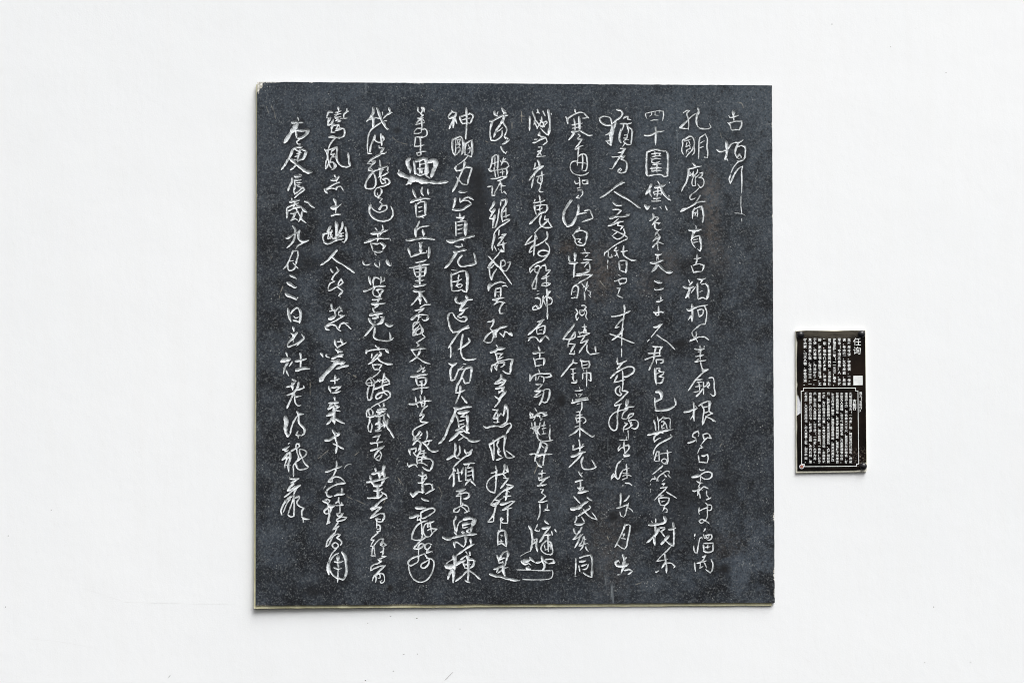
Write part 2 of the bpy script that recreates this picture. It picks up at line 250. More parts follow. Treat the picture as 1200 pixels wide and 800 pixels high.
# ---------------------------------------------------------------- the carving: strokes as centre lines, cut as V grooves into the face
STROKES = """
@800 120
古:40 597 95 595 150/543 158 560 175 600 165 655 152/598 170 602 225/530 238 555 262 570 325/550 240 610 222 690 218/28 692 218 690 270 660 325/575 322 620 318 660 320
柏:32 515 460 518 510 520 560 512 620 495 660/400 553 440 575 500 560 540 540/20 535 545 570 490 620 468/28 620 470 665 465 708 440/498 665 520 660 533 688/26 650 480 625 540 618 600 640 645 665 605 688 640/18 640 520 690 503/26 690 503 728 520 735 590 725 650 690 680 640 688/14 650 660 690 650
@800 190
行:18 700 -25 650 0 600 55 565 130/24 562 145 548 200 558 250/20 558 250 580 200 620 120 655 75 705 45/18 705 45 692 90 692 150 695 250 690 365/16 685 395 683 500 693 605/10 612 595 700 606 742 632/10 693 660 693 710
@735 120
孔:16 655 125 700 95 735 95/18 735 95 700 130 705 160 715 190 722 260 715 320/32 620 295 660 255 710 210/18 620 300 715 310/18 710 205 760 160 812 125/28 830 70 840 110 820 150 812 220 825 280/850 300 900 310 960 305 980 290/22 825 280 850 300/18 985 292 960 245
明:20 700 425 655 440 650 500 640 560 660 615/22 690 420 745 395 780 430 785 520 785 590 760 620/16 670 455 750 430/16 700 470 690 520 730 500 740 540 700 560 690 600/14 720 450 740 500/18 690 640 720 600 760 560 770 520/14 690 560 720 580/20 850 420 840 500 840 580 835 665/18 850 415 915 370/22 915 370 940 430 935 520 945 590 940 650/905 640 940 650/16 850 480 905 450/18 850 535 895 515
四:18 215 130 220 165 232 195/14 215 130 300 110 380 95/20 375 95 425 105 425 160 415 215/14 285 105 285 145 260 165/14 330 105 325 150 375 155/14 275 215 315 205 370 208/14 375 100 375 125
十:28 205 385 250 388 300 370 345 345 390 338 432 333/28 333 290 340 340 335 400 333 495
@735 120
圍:26 232 580 228 640 225 720 228 800 235 850 262 865/26 240 580 280 560 340 552 400 562 455 570/30 460 570 475 600 478 700 475 800 470 860/24 262 855 330 845 400 845 440 865 480 860/22 290 605 340 595 390 595 370 625/325 580 330 625/16 290 640 350 625 400 630/18 275 655 300 665 330 655 395 665/20 290 665 290 700 330 710 385 690/20 300 730 350 722 400 720/20 345 700 350 740 345 800 350 820/20 270 775 340 765 405 770/18 290 755 290 810/22 285 805 350 795 405 800
@735 196
廟:22 770 -45 800 -15 825 -5/24 715 20 760 10 810 -5 870 -15/24 720 20 715 90 690 180 660 230 635 285/14 740 60 735 100 765 70 760 120/16 775 50 775 130/16 825 25 820 60 785 100 760 190 770 215 800 215 800 140 800 100/18 850 70 885 60 870 105 840 120 880 125 900 160 890 215 860 238 825 195/14 805 120 845 85/12 850 235 800 285 750 320
前:20 755 315 735 350 745 375 790 365 800 355/24 855 330 835 365 805 405/24 800 415 860 400 925 400/22 810 415 760 450 700 480 645 515/22 695 480 650 490 630 515 690 492/24 790 475 770 530 765 600/16 790 490 830 470 880 450/26 875 455 890 520 895 580 885 645/14 775 540 805 530 800 560 825 580/16 825 495 825 580/12 770 570 800 560/12 850 450 855 500
有:30 728 735 790 740 870 725/16 805 680 808 720 800 750/24 795 750 765 800/30 780 740 760 830 750 850/24 760 830 790 810 850 800/26 850 800 862 870 868 930 855 980/22 855 980 820 955/22 750 850 770 900 800 945/16 775 850 830 840/14 775 880 830 870
@735 272
古:24 820 260 820 310 812 350 800 375/22 785 310 820 308 865 300/22 750 395 765 430 778 475/18 770 390 810 375 850 370/24 850 370 900 385 890 430 875 460/20 780 470 820 460 875 460
柏:22 720 560 735 600/24 765 580 730 620/34 660 635 700 650 780 635/32 740 640 715 720 685 770/20 715 720 725 775/18 800 640 750 710/26 830 545 880 550 920 540/24 880 560 855 600/26 825 600 825 680 830 780/20 870 610 920 600/28 925 600 950 640 955 700 935 780/22 835 785 880 765 935 790/14 850 700 885 685
@735 222.5
黛:24 360 -100 385 -60/34 330 -30 380 -40 450 -65/34 385 -60 410 10 450 70 510 120/16 490 65 495 100/30 495 -90 500 -80/34 285 -70 255 -5 220 50/30 270 -10 270 40 285 75/28 310 20 320 60/18 320 20 370 10 405 15 395 65/16 325 50 390 45/22 360 -20 360 30 350 80 345 140/26 310 100 350 95 390 90/24 290 130 350 128 395 125/34 210 175 235 215 265 185/24 310 215 345 215/22 385 200 405 225/28 450 190 470 240
@735 196
色:30 305 545 310 580 260 630/22 320 580 365 585/22 370 590 340 620 290 680/22 330 650 385 650 365 670/24 325 650 330 710 345 728 405 725/24 365 740 330 790
參:22 345 755 325 800/24 360 775 385 810 320 850/22 350 810 300 870/28 385 815 360 860 340 900/24 300 935 335 890 360 870/22 360 870 430 900/26 355 890 360 940 365 970/14 350 840 380 845
@735 272
天:28 335 260 375 262 405 255/22 360 270 365 320/34 275 355 320 360 375 340 420 325/34 355 370 330 420 290 460/34 370 380 420 430 480 465 530 465/20 350 280 345 340
二:34 325 570 370 585 405 590/30 325 665 375 668 425 655
@735 348
千:24 395 -10 395 40/28 345 52 380 45 420 32/26 368 110 370 150 370 215/28 315 175 355 178 385 170 430 178/24 325 175 345 210 375 208
尺:24 305 352 350 345 385 320 415 318/20 400 320 360 370 320 420 280 468/18 260 495 235 522/20 350 440 400 480 450 510 500 550 560 615
柯:28 760 85 765 130 765 200 760 285/30 700 140 730 155 770 130 830 110/24 770 190 740 230 715 268/18 830 110 890 100 945 90/20 910 110 930 160 930 230 915 315/18 915 315 860 320/20 825 150 835 190 845 235/24 835 150 870 140 895 150/20 895 150 885 200 845 230
如:16 860 320 810 360 760 405/20 760 405 765 440 800 480 825 525/22 808 405 810 450 780 490 730 520/18 740 500 790 495 840 465 880 470/26 880 460 920 470 955 500
青:30 795 605 840 610 905 600/24 855 565 860 620 855 730/22 905 575 890 610/24 805 695 850 685 900 675/26 795 755 850 745 925 738/18 830 640 870 640/24 805 760 840 720/22 860 760 875 820 880 860/24 880 860 945 840
君:26 305 575 360 580 415 578/26 335 590 320 660 310 730 280 800 255 855/24 410 580 385 620 380 680/22 245 658 320 655 385 650/24 210 730 260 710 330 690 395 685/24 340 730 345 780/22 345 730 390 730 430 728/28 425 730 420 760 385 775
@735 424
臣:28 328 75 330 150 335 210 345 265/22 335 75 385 70/22 385 75 375 100 400 115 430 110/22 430 115 420 140 370 170/20 345 135 380 120/22 375 170 430 180/24 430 182 400 240 350 245
已:40 340 350 380 340 405 355/46 385 340 405 390 400 420/30 405 425 370 440 330 465/24 325 420 325 480 340 560/30 335 562 400 562 470 555 530 530 570 500/30 570 500 570 470 555 425
銅:20 865 30 875 60 890 85 955 85/22 950 88 890 120 850 160 800 210 760 270 715 335/20 800 210 840 205 885 205/18 820 235 880 232/18 840 240 850 300 845 330/18 800 290 880 275/24 810 400 850 360 895 300/16 780 355 845 340/20 960 185 1000 180 1018 220 1020 300 1028 380 1010 398 970 370/18 895 235 895 300 895 380/18 900 290 930 270 950 230 965 260 940 290 960 305/14 930 240 965 250
根:28 780 475 785 540 780 620 785 690/30 670 585 720 575 770 555 820 540/20 780 610 740 675/18 820 540 800 510/22 840 510 870 490 920 465 970 455/30 970 460 965 520 960 570/22 865 490 900 560 890 640 880 740/20 890 530 950 520/20 895 600 960 575/18 960 580 1000 600 930 630/28 925 635 980 660 1035 695/24 930 630 905 690 880 735
與:22 315 685 330 740 335 800/18 355 645 365 700 370 800/18 370 690 410 655 420 640 450 650/20 430 660 480 655 500 660 505 720 505 790/16 400 700 430 690 430 730 400 760/16 440 700 460 740 470 790/16 405 740 410 780 440 770/28 240 855 330 830 430 805 540 785/20 420 830 370 820/22 380 830 330 860 315 890 320 930 360 900 395 885
@735 500
時:24 510 90 525 110 490 135 430 165 370 200 330 245 310 290 305 325/20 350 285 330 340 315 400/20 355 285 375 290 375 340 375 405/14 340 340 370 330/14 330 400 370 400/16 375 315 440 305 520 293/22 470 270 475 330 478 390 470 430/18 470 430 420 420 405 395 420 375 450 375 470 400 450 415
際:20 415 455 370 495 295 555/18 385 510 405 520/18 345 630 370 580 420 540 465 515 495 520 490 550/16 340 600 320 580 330 605 290 610 272 640/18 275 665 275 680/18 275 725 275 765/18 345 625 370 630/14 430 550 460 580 430 580/18 480 560 515 600/16 440 610 410 640/16 410 665 440 660 420 700 430 710/18 390 715 440 705 470 695
會:18 470 700 430 745 380 790 320 855/20 460 760 520 795 580 835/16 385 805 430 800/22 370 830 375 870 390 915/22 375 830 430 825 490 830/22 495 835 480 880 440 915 390 915/16 400 875 445 865/18 440 920 430 960 415 985/18 440 950 465 960 465 1000 440 1000
如:28 715 185 760 170 810 150/20 810 50 775 80 765 110 800 130 815 175/18 780 70 830 45 840 90 830 110
石:20 890 90 900 140 890 85 940 75 965 85/24 965 90 985 130 940 125/18 945 120 910 150 870 205/24 860 215 890 240/24 880 240 850 250 840 270/18 840 270 825 310/20 835 335 840 370 845 415/26 875 335 900 335 940 320/22 940 320 950 360 935 420/22 845 410 890 412 935 420
霜:26 845 490 870 505 905 500/34 765 585 810 575 860 560/22 860 560 910 530 960 525 990 540 990 580 960 605 900 605 860 575/18 855 570 860 620 850 650/20 815 635 850 650 885 655/16 860 655 840 690 830 710/26 765 745 800 745 830 730/22 850 700 840 760 850 800/24 825 800 835 720/24 855 830 850 780/18 850 740 880 710 910 690/24 905 695 950 720/16 870 720 880 745/18 930 750 935 800 960 830/22 930 850 985 825
@735 576
皮:18 920 130 945 150 985 155 990 190 975 215 940 215/20 845 185 840 230 845 265/18 850 220 900 195 950 180/18 940 150 940 240 940 290 920 330/24 920 330 870 320 845 340 865 360 900 345/20 890 330 930 345 965 375
溜:26 795 490 790 520/20 785 540 790 550/20 780 630 785 680 800 710 830 715/18 820 710 835 620 850 540/20 850 540 875 530 880 550/20 915 430 895 465/20 895 500 910 540 940 530/20 940 540 920 510 960 500 990 500/20 990 500 990 540 955 565 930 555/14 960 510 955 550/24 895 620 900 690/24 900 600 950 600 1010 595/26 1010 600 1005 690/28 900 690 945 705 1005 690/18 920 650 975 640/18 945 620 945 670
雨:28 885 760 920 745/24 915 740 895 790 850 830/20 820 835 870 820 930 805/26 790 830 795 880 800 930/18 860 830 850 895/20 900 820 925 870 930 890/18 850 890 890 870/24 985 790 1005 840 1000 900 980 945/24 975 945 920 905
樹:22 335 315 335 370/22 285 340 300 370/34 255 385 320 380 400 370 440 350/34 435 290 450 330 420 375/26 330 400 330 500 325 540/30 320 500 280 550 230 595/34 315 540 325 620/34 370 430 345 480 320 520/22 375 420 440 415/22 440 430 400 460 420 500 430 520/18 370 440 390 470/36 490 510 445 560 400 610/26 420 490 440 520/28 490 440 530 430 568 420/28 540 365 548 450 548 540 545 630/30 545 630 500 605 460 575
木:18 520 630 450 705 400 750 350 805/20 350 808 410 800 480 785/28 440 715 450 780 460 850 460 950/26 450 820 405 890/20 470 830 520 835 560 870 545 890/32 340 935 370 920
@645 120
猶:26 780 85 830 100 845 130 825 170 770 210 730 245/24 720 265 650 265 590 225 575 185 610 165 660 165 700 180 715 220 725 280/40 730 270 725 340 715 400 710 500/22 770 230 740 310 690 360 645 385/22 690 370 700 420/30 655 450 700 440/30 670 460 700 500/22 855 190 880 170 910 165 905 195 945 205/24 820 250 860 245 910 250 955 240/20 860 250 850 300 830 340/30 830 310 815 370 810 430 830 475/26 900 260 915 320 915 360/24 930 295 955 320 955 400 945 495/24 860 460 900 490 945 495/18 870 385 905 380/16 860 420 905 415/16 905 370 890 430 860 450/20 880 430 920 440
為:20 880 470 845 520/22 820 540 870 540/24 880 540 835 580 790 590/24 870 540 850 590 800 660 760 720 725 780/20 720 640 800 635 875 625/22 875 625 830 665 870 680 895 710 895 770 880 810 830 825 785 810/18 790 800 820 770 835 790 810 810/20 690 775 720 780
寒:26 290 85 295 130/24 185 170 200 200 205 250/30 195 200 205 245/20 195 200 230 170 290 135 350 115 400 130/26 400 130 450 185/22 380 185 430 180/24 275 190 290 260 290 340/28 335 170 340 230 345 330/20 255 265 300 255 380 245/18 255 305 300 295 375 290/28 250 345 300 340 340 330/26 285 350 250 400 215 440/26 340 325 400 360 450 385 495 385/18 325 370 350 390 320 420/24 320 430 370 430/22 370 430 330 490 295 530
通:20 300 550 340 520 385 505/22 290 548 340 540/18 335 530 325 600 320 680 315 740/20 330 630 370 605 410 610 430 680 430 760 410 800 380 800/22 375 620 380 700 370 790/16 310 710 360 705 420 715/18 320 685 260 695 235 730 240 790 270 830 330 852 400 848 450 820
@645 196
雪:20 330 125 345 120/18 340 130 345 180 345 240/22 285 165 300 190 335 185/22 375 155 430 150/24 435 150 435 190 385 192 370 165/24 315 245 350 240/18 320 270 370 265/20 375 270 378 310 350 350/22 330 330 305 355 345 365
山:34 245 385 200 450 160 530 155 600 175 660 200 690/30 200 690 250 670 290 610 310 560/30 330 440 330 500 310 560/20 310 555 360 540 430 530/22 400 510 460 500 480 540 500 590/22 500 595 440 615 370 640
人:40 845 170 870 178/30 850 175 780 215 700 280/22 700 280 640 325 580 360/26 750 285 820 325 900 370 960 410 1010 445 1055 480
愛:30 735 410 770 440 840 445/24 735 495 780 490 835 505/22 830 505 780 560 770 590/30 700 600 760 575 830 575 920 565/26 890 555 930 550/16 800 600 750 640 700 680/24 680 685 740 665 800 640 860 632/22 800 640 790 680 850 690 820 730/20 730 730 800 760 870 790/20 860 720 870 780 790 840 720 800/16 790 750 740 790 725 800
愛:18 870 790 905 830 900 845
@645 272
惜:18 905 75 830 110 760 150 680 210 640 245/22 665 220 640 240 630 280/20 675 210 680 260 675 290/20 690 295 725 290 715 260/16 675 330 670 370/16 670 390 672 430/20 775 175 750 215 790 215 800 210/22 770 225 800 300/22 760 275 790 260/26 860 160 855 220 860 280/24 830 225 870 222 900 215/22 860 270 900 300 950 325 1005 330/24 805 345 810 400 815 445/24 820 335 860 330 890 335/30 893 335 895 400 885 475/20 830 450 885 472/14 830 385 855 380
雲:18 800 500 825 512/24 755 572 800 560/20 800 560 815 600 850 600/18 800 555 850 540 890 540 890 575 860 598 820 590/18 815 595 815 625/24 785 655 820 655/20 815 655 805 690 790 730/26 785 735 820 755 850 768
白:34 340 -60 340 -40/22 325 -35 290 0 270 30/22 260 30 290 80 290 110 315 148/22 300 0 340 -20 390 -18/28 395 -15 430 10 425 60 415 110/26 415 120 390 148 320 150/18 310 80 355 75/22 355 80 330 110 370 130
憶:30 220 280 220 320 240 355/34 290 245 290 300 285 340/34 225 360 270 360 320 355/28 285 355 280 430 275 530/22 400 195 410 230/24 370 245 410 240 465 243/22 440 265 410 290/22 390 320 430 320 490 325/22 360 360 400 355 450 340/24 450 350 410 390 400 410/24 460 370 465 410 460 450/20 420 435 455 440/28 455 450 400 475 310 490/22 300 510 380 500 490 495/20 490 495 430 540 370 570 320 605
昨:22 310 610 270 640 250 700 245 730/20 290 620 325 640 325 700 310 770 280 760/14 270 700 295 690/14 290 740 310 740/20 245 770 290 770/20 435 580 420 640 410 690/18 370 600 400 640 380 650/18 410 670 450 620/24 400 700 405 800/14 430 680 480 700/18 450 730 475 765/16 465 690 470 740
@645 348
來:22 865 95 870 140 865 195/20 865 195 850 300 838 430 835 570/18 835 600 835 700/24 720 225 780 220 850 200 935 160/24 855 245 810 290 760 355/22 760 358 810 345/28 855 365 830 410 780 460 720 505/20 700 430 760 450 820 470 880 500 985 540
路:16 280 180 300 180/20 300 140 320 180 300 220 310 270 330 240/16 310 95 320 100/18 365 100 395 95 420 115 400 150 350 150/16 345 150 350 200 370 215 400 190 390 160/20 400 130 425 180 415 230 435 265/14 360 170 400 165
繞:28 285 310 260 350 200 420 150 490/22 150 490 200 492 260 480/20 285 405 240 480 210 540 205 590/22 290 410 290 460 250 500/20 215 545 290 550/26 290 550 260 600 230 660/26 225 660 280 665 285 625/24 400 320 400 380 385 410/20 375 350 430 345/22 335 405 350 450/18 345 420 400 400/26 415 370 420 420/18 385 415 465 420/24 320 465 380 450 460 425/20 410 440 380 490 350 530/30 355 535 400 515 445 495/24 440 500 410 550 370 600 335 655/24 430 560 430 620 450 655 465 670/24 465 670 520 660 570 655/26 525 580 535 650
錦:26 270 730 265 760 230 800 190 850 125 930/22 260 765 320 775/16 355 725 365 760 375 840/24 350 740 400 750 460 745/26 455 745 460 790 450 825/18 380 800 440 785/18 375 835 440 825
氣:26 785 710 790 780 795 785/26 785 785 840 765 895 742/24 845 770 780 840/26 785 832 820 825
@645 424
錦:20 240 85 300 75/22 265 80 268 150 270 200/18 245 140 305 125/22 255 175 280 230/28 250 240 300 235 310 205/20 385 90 395 110/24 380 140 378 200/18 385 130 430 130/28 430 120 470 125 475 170 475 220/20 475 222 440 205/18 425 90 425 200 425 290
氣:26 705 185 760 130 830 85 900 55 960 55 985 80 970 120 920 155 870 170 855 155/22 790 150 765 200 745 235/20 745 238 800 225 875 205/22 845 100 850 180 850 260 840 340
氣:20 810 280 775 300 765 350 790 380 820 390 835 370 815 350 820 290/28 850 340 880 335 910 350/20 912 350 870 390 820 440 755 490
接:20 755 490 755 510 800 500 840 485/20 815 505 795 560 785 640 785 740 770 790 745 800 700 760 685 710 700 650 740 600 800 570 850 560 900 545/40 905 445 895 500 890 530/30 880 540 920 520 980 520/20 910 545 860 590 840 640 840 655/24 840 655 880 665 910 655/20 905 655 930 610 975 600 970 620 930 650 915 670 915 690/20 915 690 940 680 1000 680 1030 710 1020 760 990 780 950 770/22 870 710 900 720 860 770 855 820/18 950 700 950 750 970 730/18 930 700 945 740 900 780 860 790
亭:18 340 295 350 325/22 290 335 335 335 380 325/14 300 375 315 410/22 330 380 380 370/20 360 385 335 410/22 260 440 255 480/26 250 478 330 455 400 440 445 440/22 300 440 430 415/22 430 415 445 440/16 315 490 350 485/22 370 470 370 530 355 575/20 355 580 330 580 300 590
東:18 300 625 380 615/22 345 590 345 660 345 780 345 880/22 300 650 310 700/20 310 660 370 645 400 655 415 680 400 710 380 720/14 320 690 370 685/16 305 710 350 700/20 290 760 340 745/24 345 765 290 820 215 865/26 350 770 400 810 450 845 490 870 520 860
@645 500
巫:30 895 115 890 140/26 815 150 850 150 900 150/22 865 165 865 240 880 320/18 820 215 795 250 795 285/18 795 280 840 240 865 240 850 215/20 870 220 915 210 925 235 890 290 860 320/32 860 325 900 330 930 325/26 865 345 920 340
峽:16 855 375 830 385/20 825 395 790 430 775 470 765 520 770 565 780 580/20 740 545 720 580 712 620/20 720 600 750 570 790 610 805 600 820 560 850 500/22 740 545 790 600/22 890 435 895 500 900 600/14 910 40 915 120 915 150/20 860 500 925 480/18 850 540 925 545/20 850 575 880 560 950 575/22 845 615 890 600 900 600/20 850 680 850 700/26 880 655 930 660 955 685
先:24 335 150 345 200 345 300/26 270 210 265 260/26 265 265 330 245 395 220/18 385 200 360 230/32 245 345 300 330 350 300 410 290/24 370 305 330 360 280 410 215 475/26 385 350 365 400 370 450 390 485 440 495 500 485 535 470/24 535 470 515 430 485 385
主:30 335 525 355 560 370 580/22 350 560 375 535/26 295 640 340 625 380 620/22 350 630 355 700 350 770/24 320 710 345 740/20 320 715 390 705/22 390 705 370 750/34 325 772 380 755 445 748
@645 576
武:24 275 50 310 90 350 135/46 250 200 300 190 355 170/20 340 200 380 160/34 360 160 400 130 440 110/30 435 65 485 100/28 455 160 475 180/26 470 185 400 230 325 285/22 390 205 430 260 480 300 545 325/20 545 325 520 280 485 240
武:26 305 285 305 320 285 355/26 370 295 385 320 400 350/34 295 375 340 380 400 360/20 280 355 300 360
侯:30 275 430 285 470 300 490/28 365 415 350 450 320 490/24 320 490 290 530 265 555/20 270 555 330 530 385 490/24 355 500 330 570 285 655/20 390 520 370 580 340 620 330 635/20 340 635 400 610 440 600/18 400 520 400 560 420 550/24 400 570 380 640 345 685/28 415 640 425 670 445 695
長:26 825 15 825 80 820 170/24 925 40 900 80 860 115/26 780 190 840 170 915 145/20 915 130 910 150 895 200 880 260 860 295/22 815 235 830 280 860 295/20 915 185 945 205 970 235
月:24 875 380 860 430 830 500 790 580 755 650/22 880 390 915 380 935 395/24 938 395 925 480 905 570 890 640 865 670/20 780 610 830 650 865 668/18 845 500 870 490 850 530/22 835 540 880 550
@645 630
出:32 850 195 865 240 860 300/24 890 225 870 260/40 870 270 850 340/26 795 260 765 285 780 325 820 320/20 800 260 810 290/36 785 325 850 325 915 300/30 870 320 850 360 830 405/22 870 380 920 365 960 385/26 960 385 935 410 910 425/20 790 430 820 425
同:24 300 240 300 320 290 440/28 290 445 300 445/24 345 230 400 210 470 195/30 475 195 490 250 490 350 485 455/30 485 455 440 440 385 405/28 345 275 415 265/24 335 325 345 390/24 365 325 430 305/24 445 310 430 350 380 370/14 380 370 430 370
@550 120
閟:28 710 165 710 230 705 330/26 740 105 760 160 775 200/26 800 85 810 120 825 130/20 790 125 820 120/24 865 105 890 160/32 925 85 935 160 945 230 940 320 925 385/24 960 130 965 145/20 925 385 880 350 830 300/20 845 170 850 210 820 260 790 310/22 760 220 780 260 800 310/20 770 200 840 290/18 765 230 755 270/18 860 240 900 220 910 240 890 260 880 290/20 830 210 870 250 860 290 840 280/18 820 260 880 290
宮:26 825 350 815 380 850 400/26 745 475 790 460 840 430 890 415/24 840 400 890 410 915 460/22 915 460 865 500/22 810 525 850 520/24 850 520 840 560 800 570/18 800 575 830 590/24 840 570 800 620 795 640/24 795 635 840 630 890 628/16 830 590 850 630/20 760 435 800 430
崔:28 805 680 820 720 820 760/24 775 710 760 770 750 785/24 755 780 810 755 870 740/22 870 745 800 800
落:34 295 100 305 140 325 155/20 325 155 335 110/26 385 70 405 105 400 150/34 400 150 450 150/40 390 90 430 125/32 240 220 290 205 350 170 410 145/26 275 215 250 290 245 380 255 440/24 250 440 300 445 350 420 385 380 385 330/36 410 160 395 210 370 250/28 370 250 320 320 285 410/20 330 340 375 310 395 290/24 400 240 430 290 440 310 410 400/26 410 400 465 430/30 465 435 430 465 390 490/20 410 405 425 430
踞:22 370 520 395 570 430 600/24 425 600 440 575
盤:26 270 640 265 700 240 780/20 270 650 310 615 340 630/26 340 620 338 700 330 790/18 270 720 325 700/20 230 780 270 800 330 790/18 365 685 385 720/22 400 650 395 690 370 740/24 400 680 430 655/18 400 690 440 700 465 745/22 465 745 420 775 370 770/14 300 640 300 780
@550 196
盤:22 225 20 250 45 290 30/20 290 10 300 60 310 120/18 330 20 340 110/18 390 15 390 100/22 340 30 440 10/26 435 15 445 50 435 95/16 360 60 420 50/26 255 135 310 130 380 110 450 105/18 390 110 430 120 370 145 330 155
踞:22 215 230 260 220 270 225/24 270 225 270 270 265 325/24 265 325 295 325 300 290/20 300 290 330 240 370 165 330 160/22 365 170 380 210 425 220/20 380 190 375 250 380 300/20 380 260 350 270/18 390 300 405 285/24 410 280 435 318
雖:32 295 400 280 440 240 500/26 240 500 260 520 300 480/30 300 490 270 540 240 590/28 240 595 270 600 300 560/28 300 560 285 620 275 700/26 275 705 305 700/22 305 700 330 620 345 530 350 480/24 370 400 365 450/30 375 385 430 370/30 435 370 430 420 400 470 375 530/26 385 510 380 570 390 640/16 390 530 440 480/22 400 520 430 500/24 430 480 430 540 430 600/18 400 580 475 555/20 400 630 440 610 480 610/20 475 620 420 655 350 700 300 760 280 810
得:22 350 735 345 800/26 380 790 430 775/22 430 780 370 840/22 375 835 410 820/26 300 790 285 850 270 920 270 975/16 290 920 320 980
崔:26 835 -20 800 30 740 100 700 155/24 755 120 740 180 730 240/22 770 50 760 110/22 850 50 855 110 850 170 830 230/20 790 110 880 85/18 810 120 800 170 830 190 860 160/16 830 120 835 160/24 840 230 820 270 835 285 865 288
嵬:26 820 330 830 370 825 400/26 770 380 760 410/26 755 415 820 405 885 385/18 830 400 840 440/28 765 440 770 500 785 550/22 785 450 850 440 910 440/26 910 440 915 480 890 530/24 840 430 825 480 830 520/18 790 500 860 480/28 880 520 830 540 780 590 705 665/24 845 560 825 620 835 670 880 700 960 705/26 970 700 945 660 925 625/22 890 570 880 610 930 605/22 925 615 870 670 810 720 760 775
枝:22 735 800 700 840 655 900/22 655 905 710 880 790 840/16 775 780 800 840/22 775 780 765 900 755 1040/24 750 905 720 950 700 990/22 700 995 740 980/22 910 755 915 820 880 860 780 920/24 890 870 930 920 940 980 920 1030/22 930 985 870 970 815 990 810 1020 850 1040 900 1030 930 1000/22 920 1030 860 1090 790 1120 730 1160
@550 272
得:22 385 50 340 75/26 400 60 350 130 330 150/24 330 155 390 140 435 125/26 400 110 400 170 410 210/26 405 215 370 210 360 220/22 350 210 340 190/20 375 200 385 230 410 230/20 365 225 330 270 285 320
地:22 285 320 240 370 215 415/22 230 285 280 340 350 410 420 500 500 615/24 215 415 250 415 290 380 300 370/18 285 330 330 400 370 400/16 235 410 260 370 290 350/26 235 420 240 490 260 555/26 260 555 280 490 320 430/20 375 340 400 320 420 350 420 380 380 400/24 375 330 370 400 390 440 420 455 450 430 470 390 485 350/20 485 350 440 355/22 380 400 420 390
冥:44 245 610 230 650 225 680/24 240 640 300 600 370 580 430 600/26 390 630 430 625 450 645/24 310 660 305 720 300 760/22 310 665 370 645/26 370 650 370 700 365 760/16 320 700 360 700/26 275 790 330 775 410 765/22 335 740 350 760
枝:20 730 400 710 430 710 470/24 710 430 740 400
幹:20 715 475 740 440 770 425 770 460 790 470 820 450/20 770 410 810 390 830 410 810 450/20 820 445 790 510 760 570 740 620 735 655/22 740 660 775 660 785 600 790 500/22 860 395 885 380 900 420/22 900 400 900 450 950 435/24 950 440 900 500 850 540/24 850 545 890 530 935 515/24 905 500 905 560 905 630/24 905 630 850 620 870 595 950 595/22 950 600 905 635/16 840 420 850 390
郊:20 800 685 820 690/18 790 730 820 715/18 775 775 800 760 820 790/24 910 665 915 730 900 800/16 900 740 870 790/20 920 700 950 690 920 740 950 790/16 870 740 860 790
@550 348
冥:22 345 10 345 30/24 275 30 330 35 300 80/22 290 85 345 55 420 65/24 400 65 370 110 355 150 360 190 395 190/16 340 10 390 5
郊:20 770 10 825 15 835 60 830 100 840 125/20 835 125 800 120 780 95 745 125 750 150 800 140 840 115 860 50 860 0/16 780 95 810 110/22 910 -60 910 60 915 130 915 260/18 910 10 940 0 970 30 960 75 915 90/16 860 0 880 60 900 110
孤:22 215 290 260 280 290 265/26 285 260 280 310 245 365/24 245 365 280 410 280 470 260 525/24 260 525 210 530 170 515/22 170 512 200 460 240 420 300 385 400 355/34 390 350 440 340/18 310 385 285 470 320 470/28 370 350 315 410 315 470/26 360 420 400 465/24 400 465 420 400 450 415 470 440/28 465 430 490 415 500 445 475 445
原:22 795 290 840 275 880 262/28 860 265 820 320 760 380 690 440/20 790 370 850 340 895 330/28 890 335 885 380 870 435/22 790 380 790 410 800 435/20 800 435 830 425 865 430/18 820 385 855 380/30 710 490 690 510/26 700 480 740 465 780 470 820 520/26 830 520 860 480 890 450 920 470 935 500/26 905 450 930 495
古:26 810 580 825 620 825 720/34 755 655 800 645 880 645/24 755 715 770 760 775 815/20 765 735 820 720 880 715/28 880 720 875 770 865 800/22 785 805 850 795
高:26 315 560 340 590/36 330 605 380 600 420 595/32 250 645 300 630 345 605/28 305 650 320 690 325 740/20 325 660 400 660/20 390 660 360 690 340 720/20 335 725 400 700/20 325 750 400 740 470 725 515 725/28 510 730 490 790 485 880/24 270 790 260 830 260 870/20 270 800 320 770 350 745/18 320 800 325 860
@550 424
高:22 260 50 255 80 260 115/20 310 20 300 60 320 100/22 340 10 410 0/18 370 60 420 30/24 415 0 395 50/18 325 50 340 20/26 485 20 485 80 475 135/24 475 135 430 125 390 100
多:30 375 145 370 190 310 235/34 370 190 430 210/26 425 215 390 260 330 300/28 295 250 340 245 400 225/32 310 310 360 300 410 285/26 410 290 380 330 340 370/24 345 345 435 330/34 430 335 385 390 340 440/26 375 400 350 460 295 530/24 300 400 340 425 370 420
烈:26 275 555 340 560/26 335 555 310 600 280 650/30 280 655 320 655 335 620/30 335 600 330 700 345 700/22 300 640 290 670/22 345 640 370 600 395 630/30 425 495 415 560 400 630/30 430 500 450 560 450 640 440 695/24 440 700 400 725 350 750/22 290 705 330 710/26 170 750 200 765 260 750 330 745 390 755 440 725 480 715/26 480 715 495 740 470 780 435 835
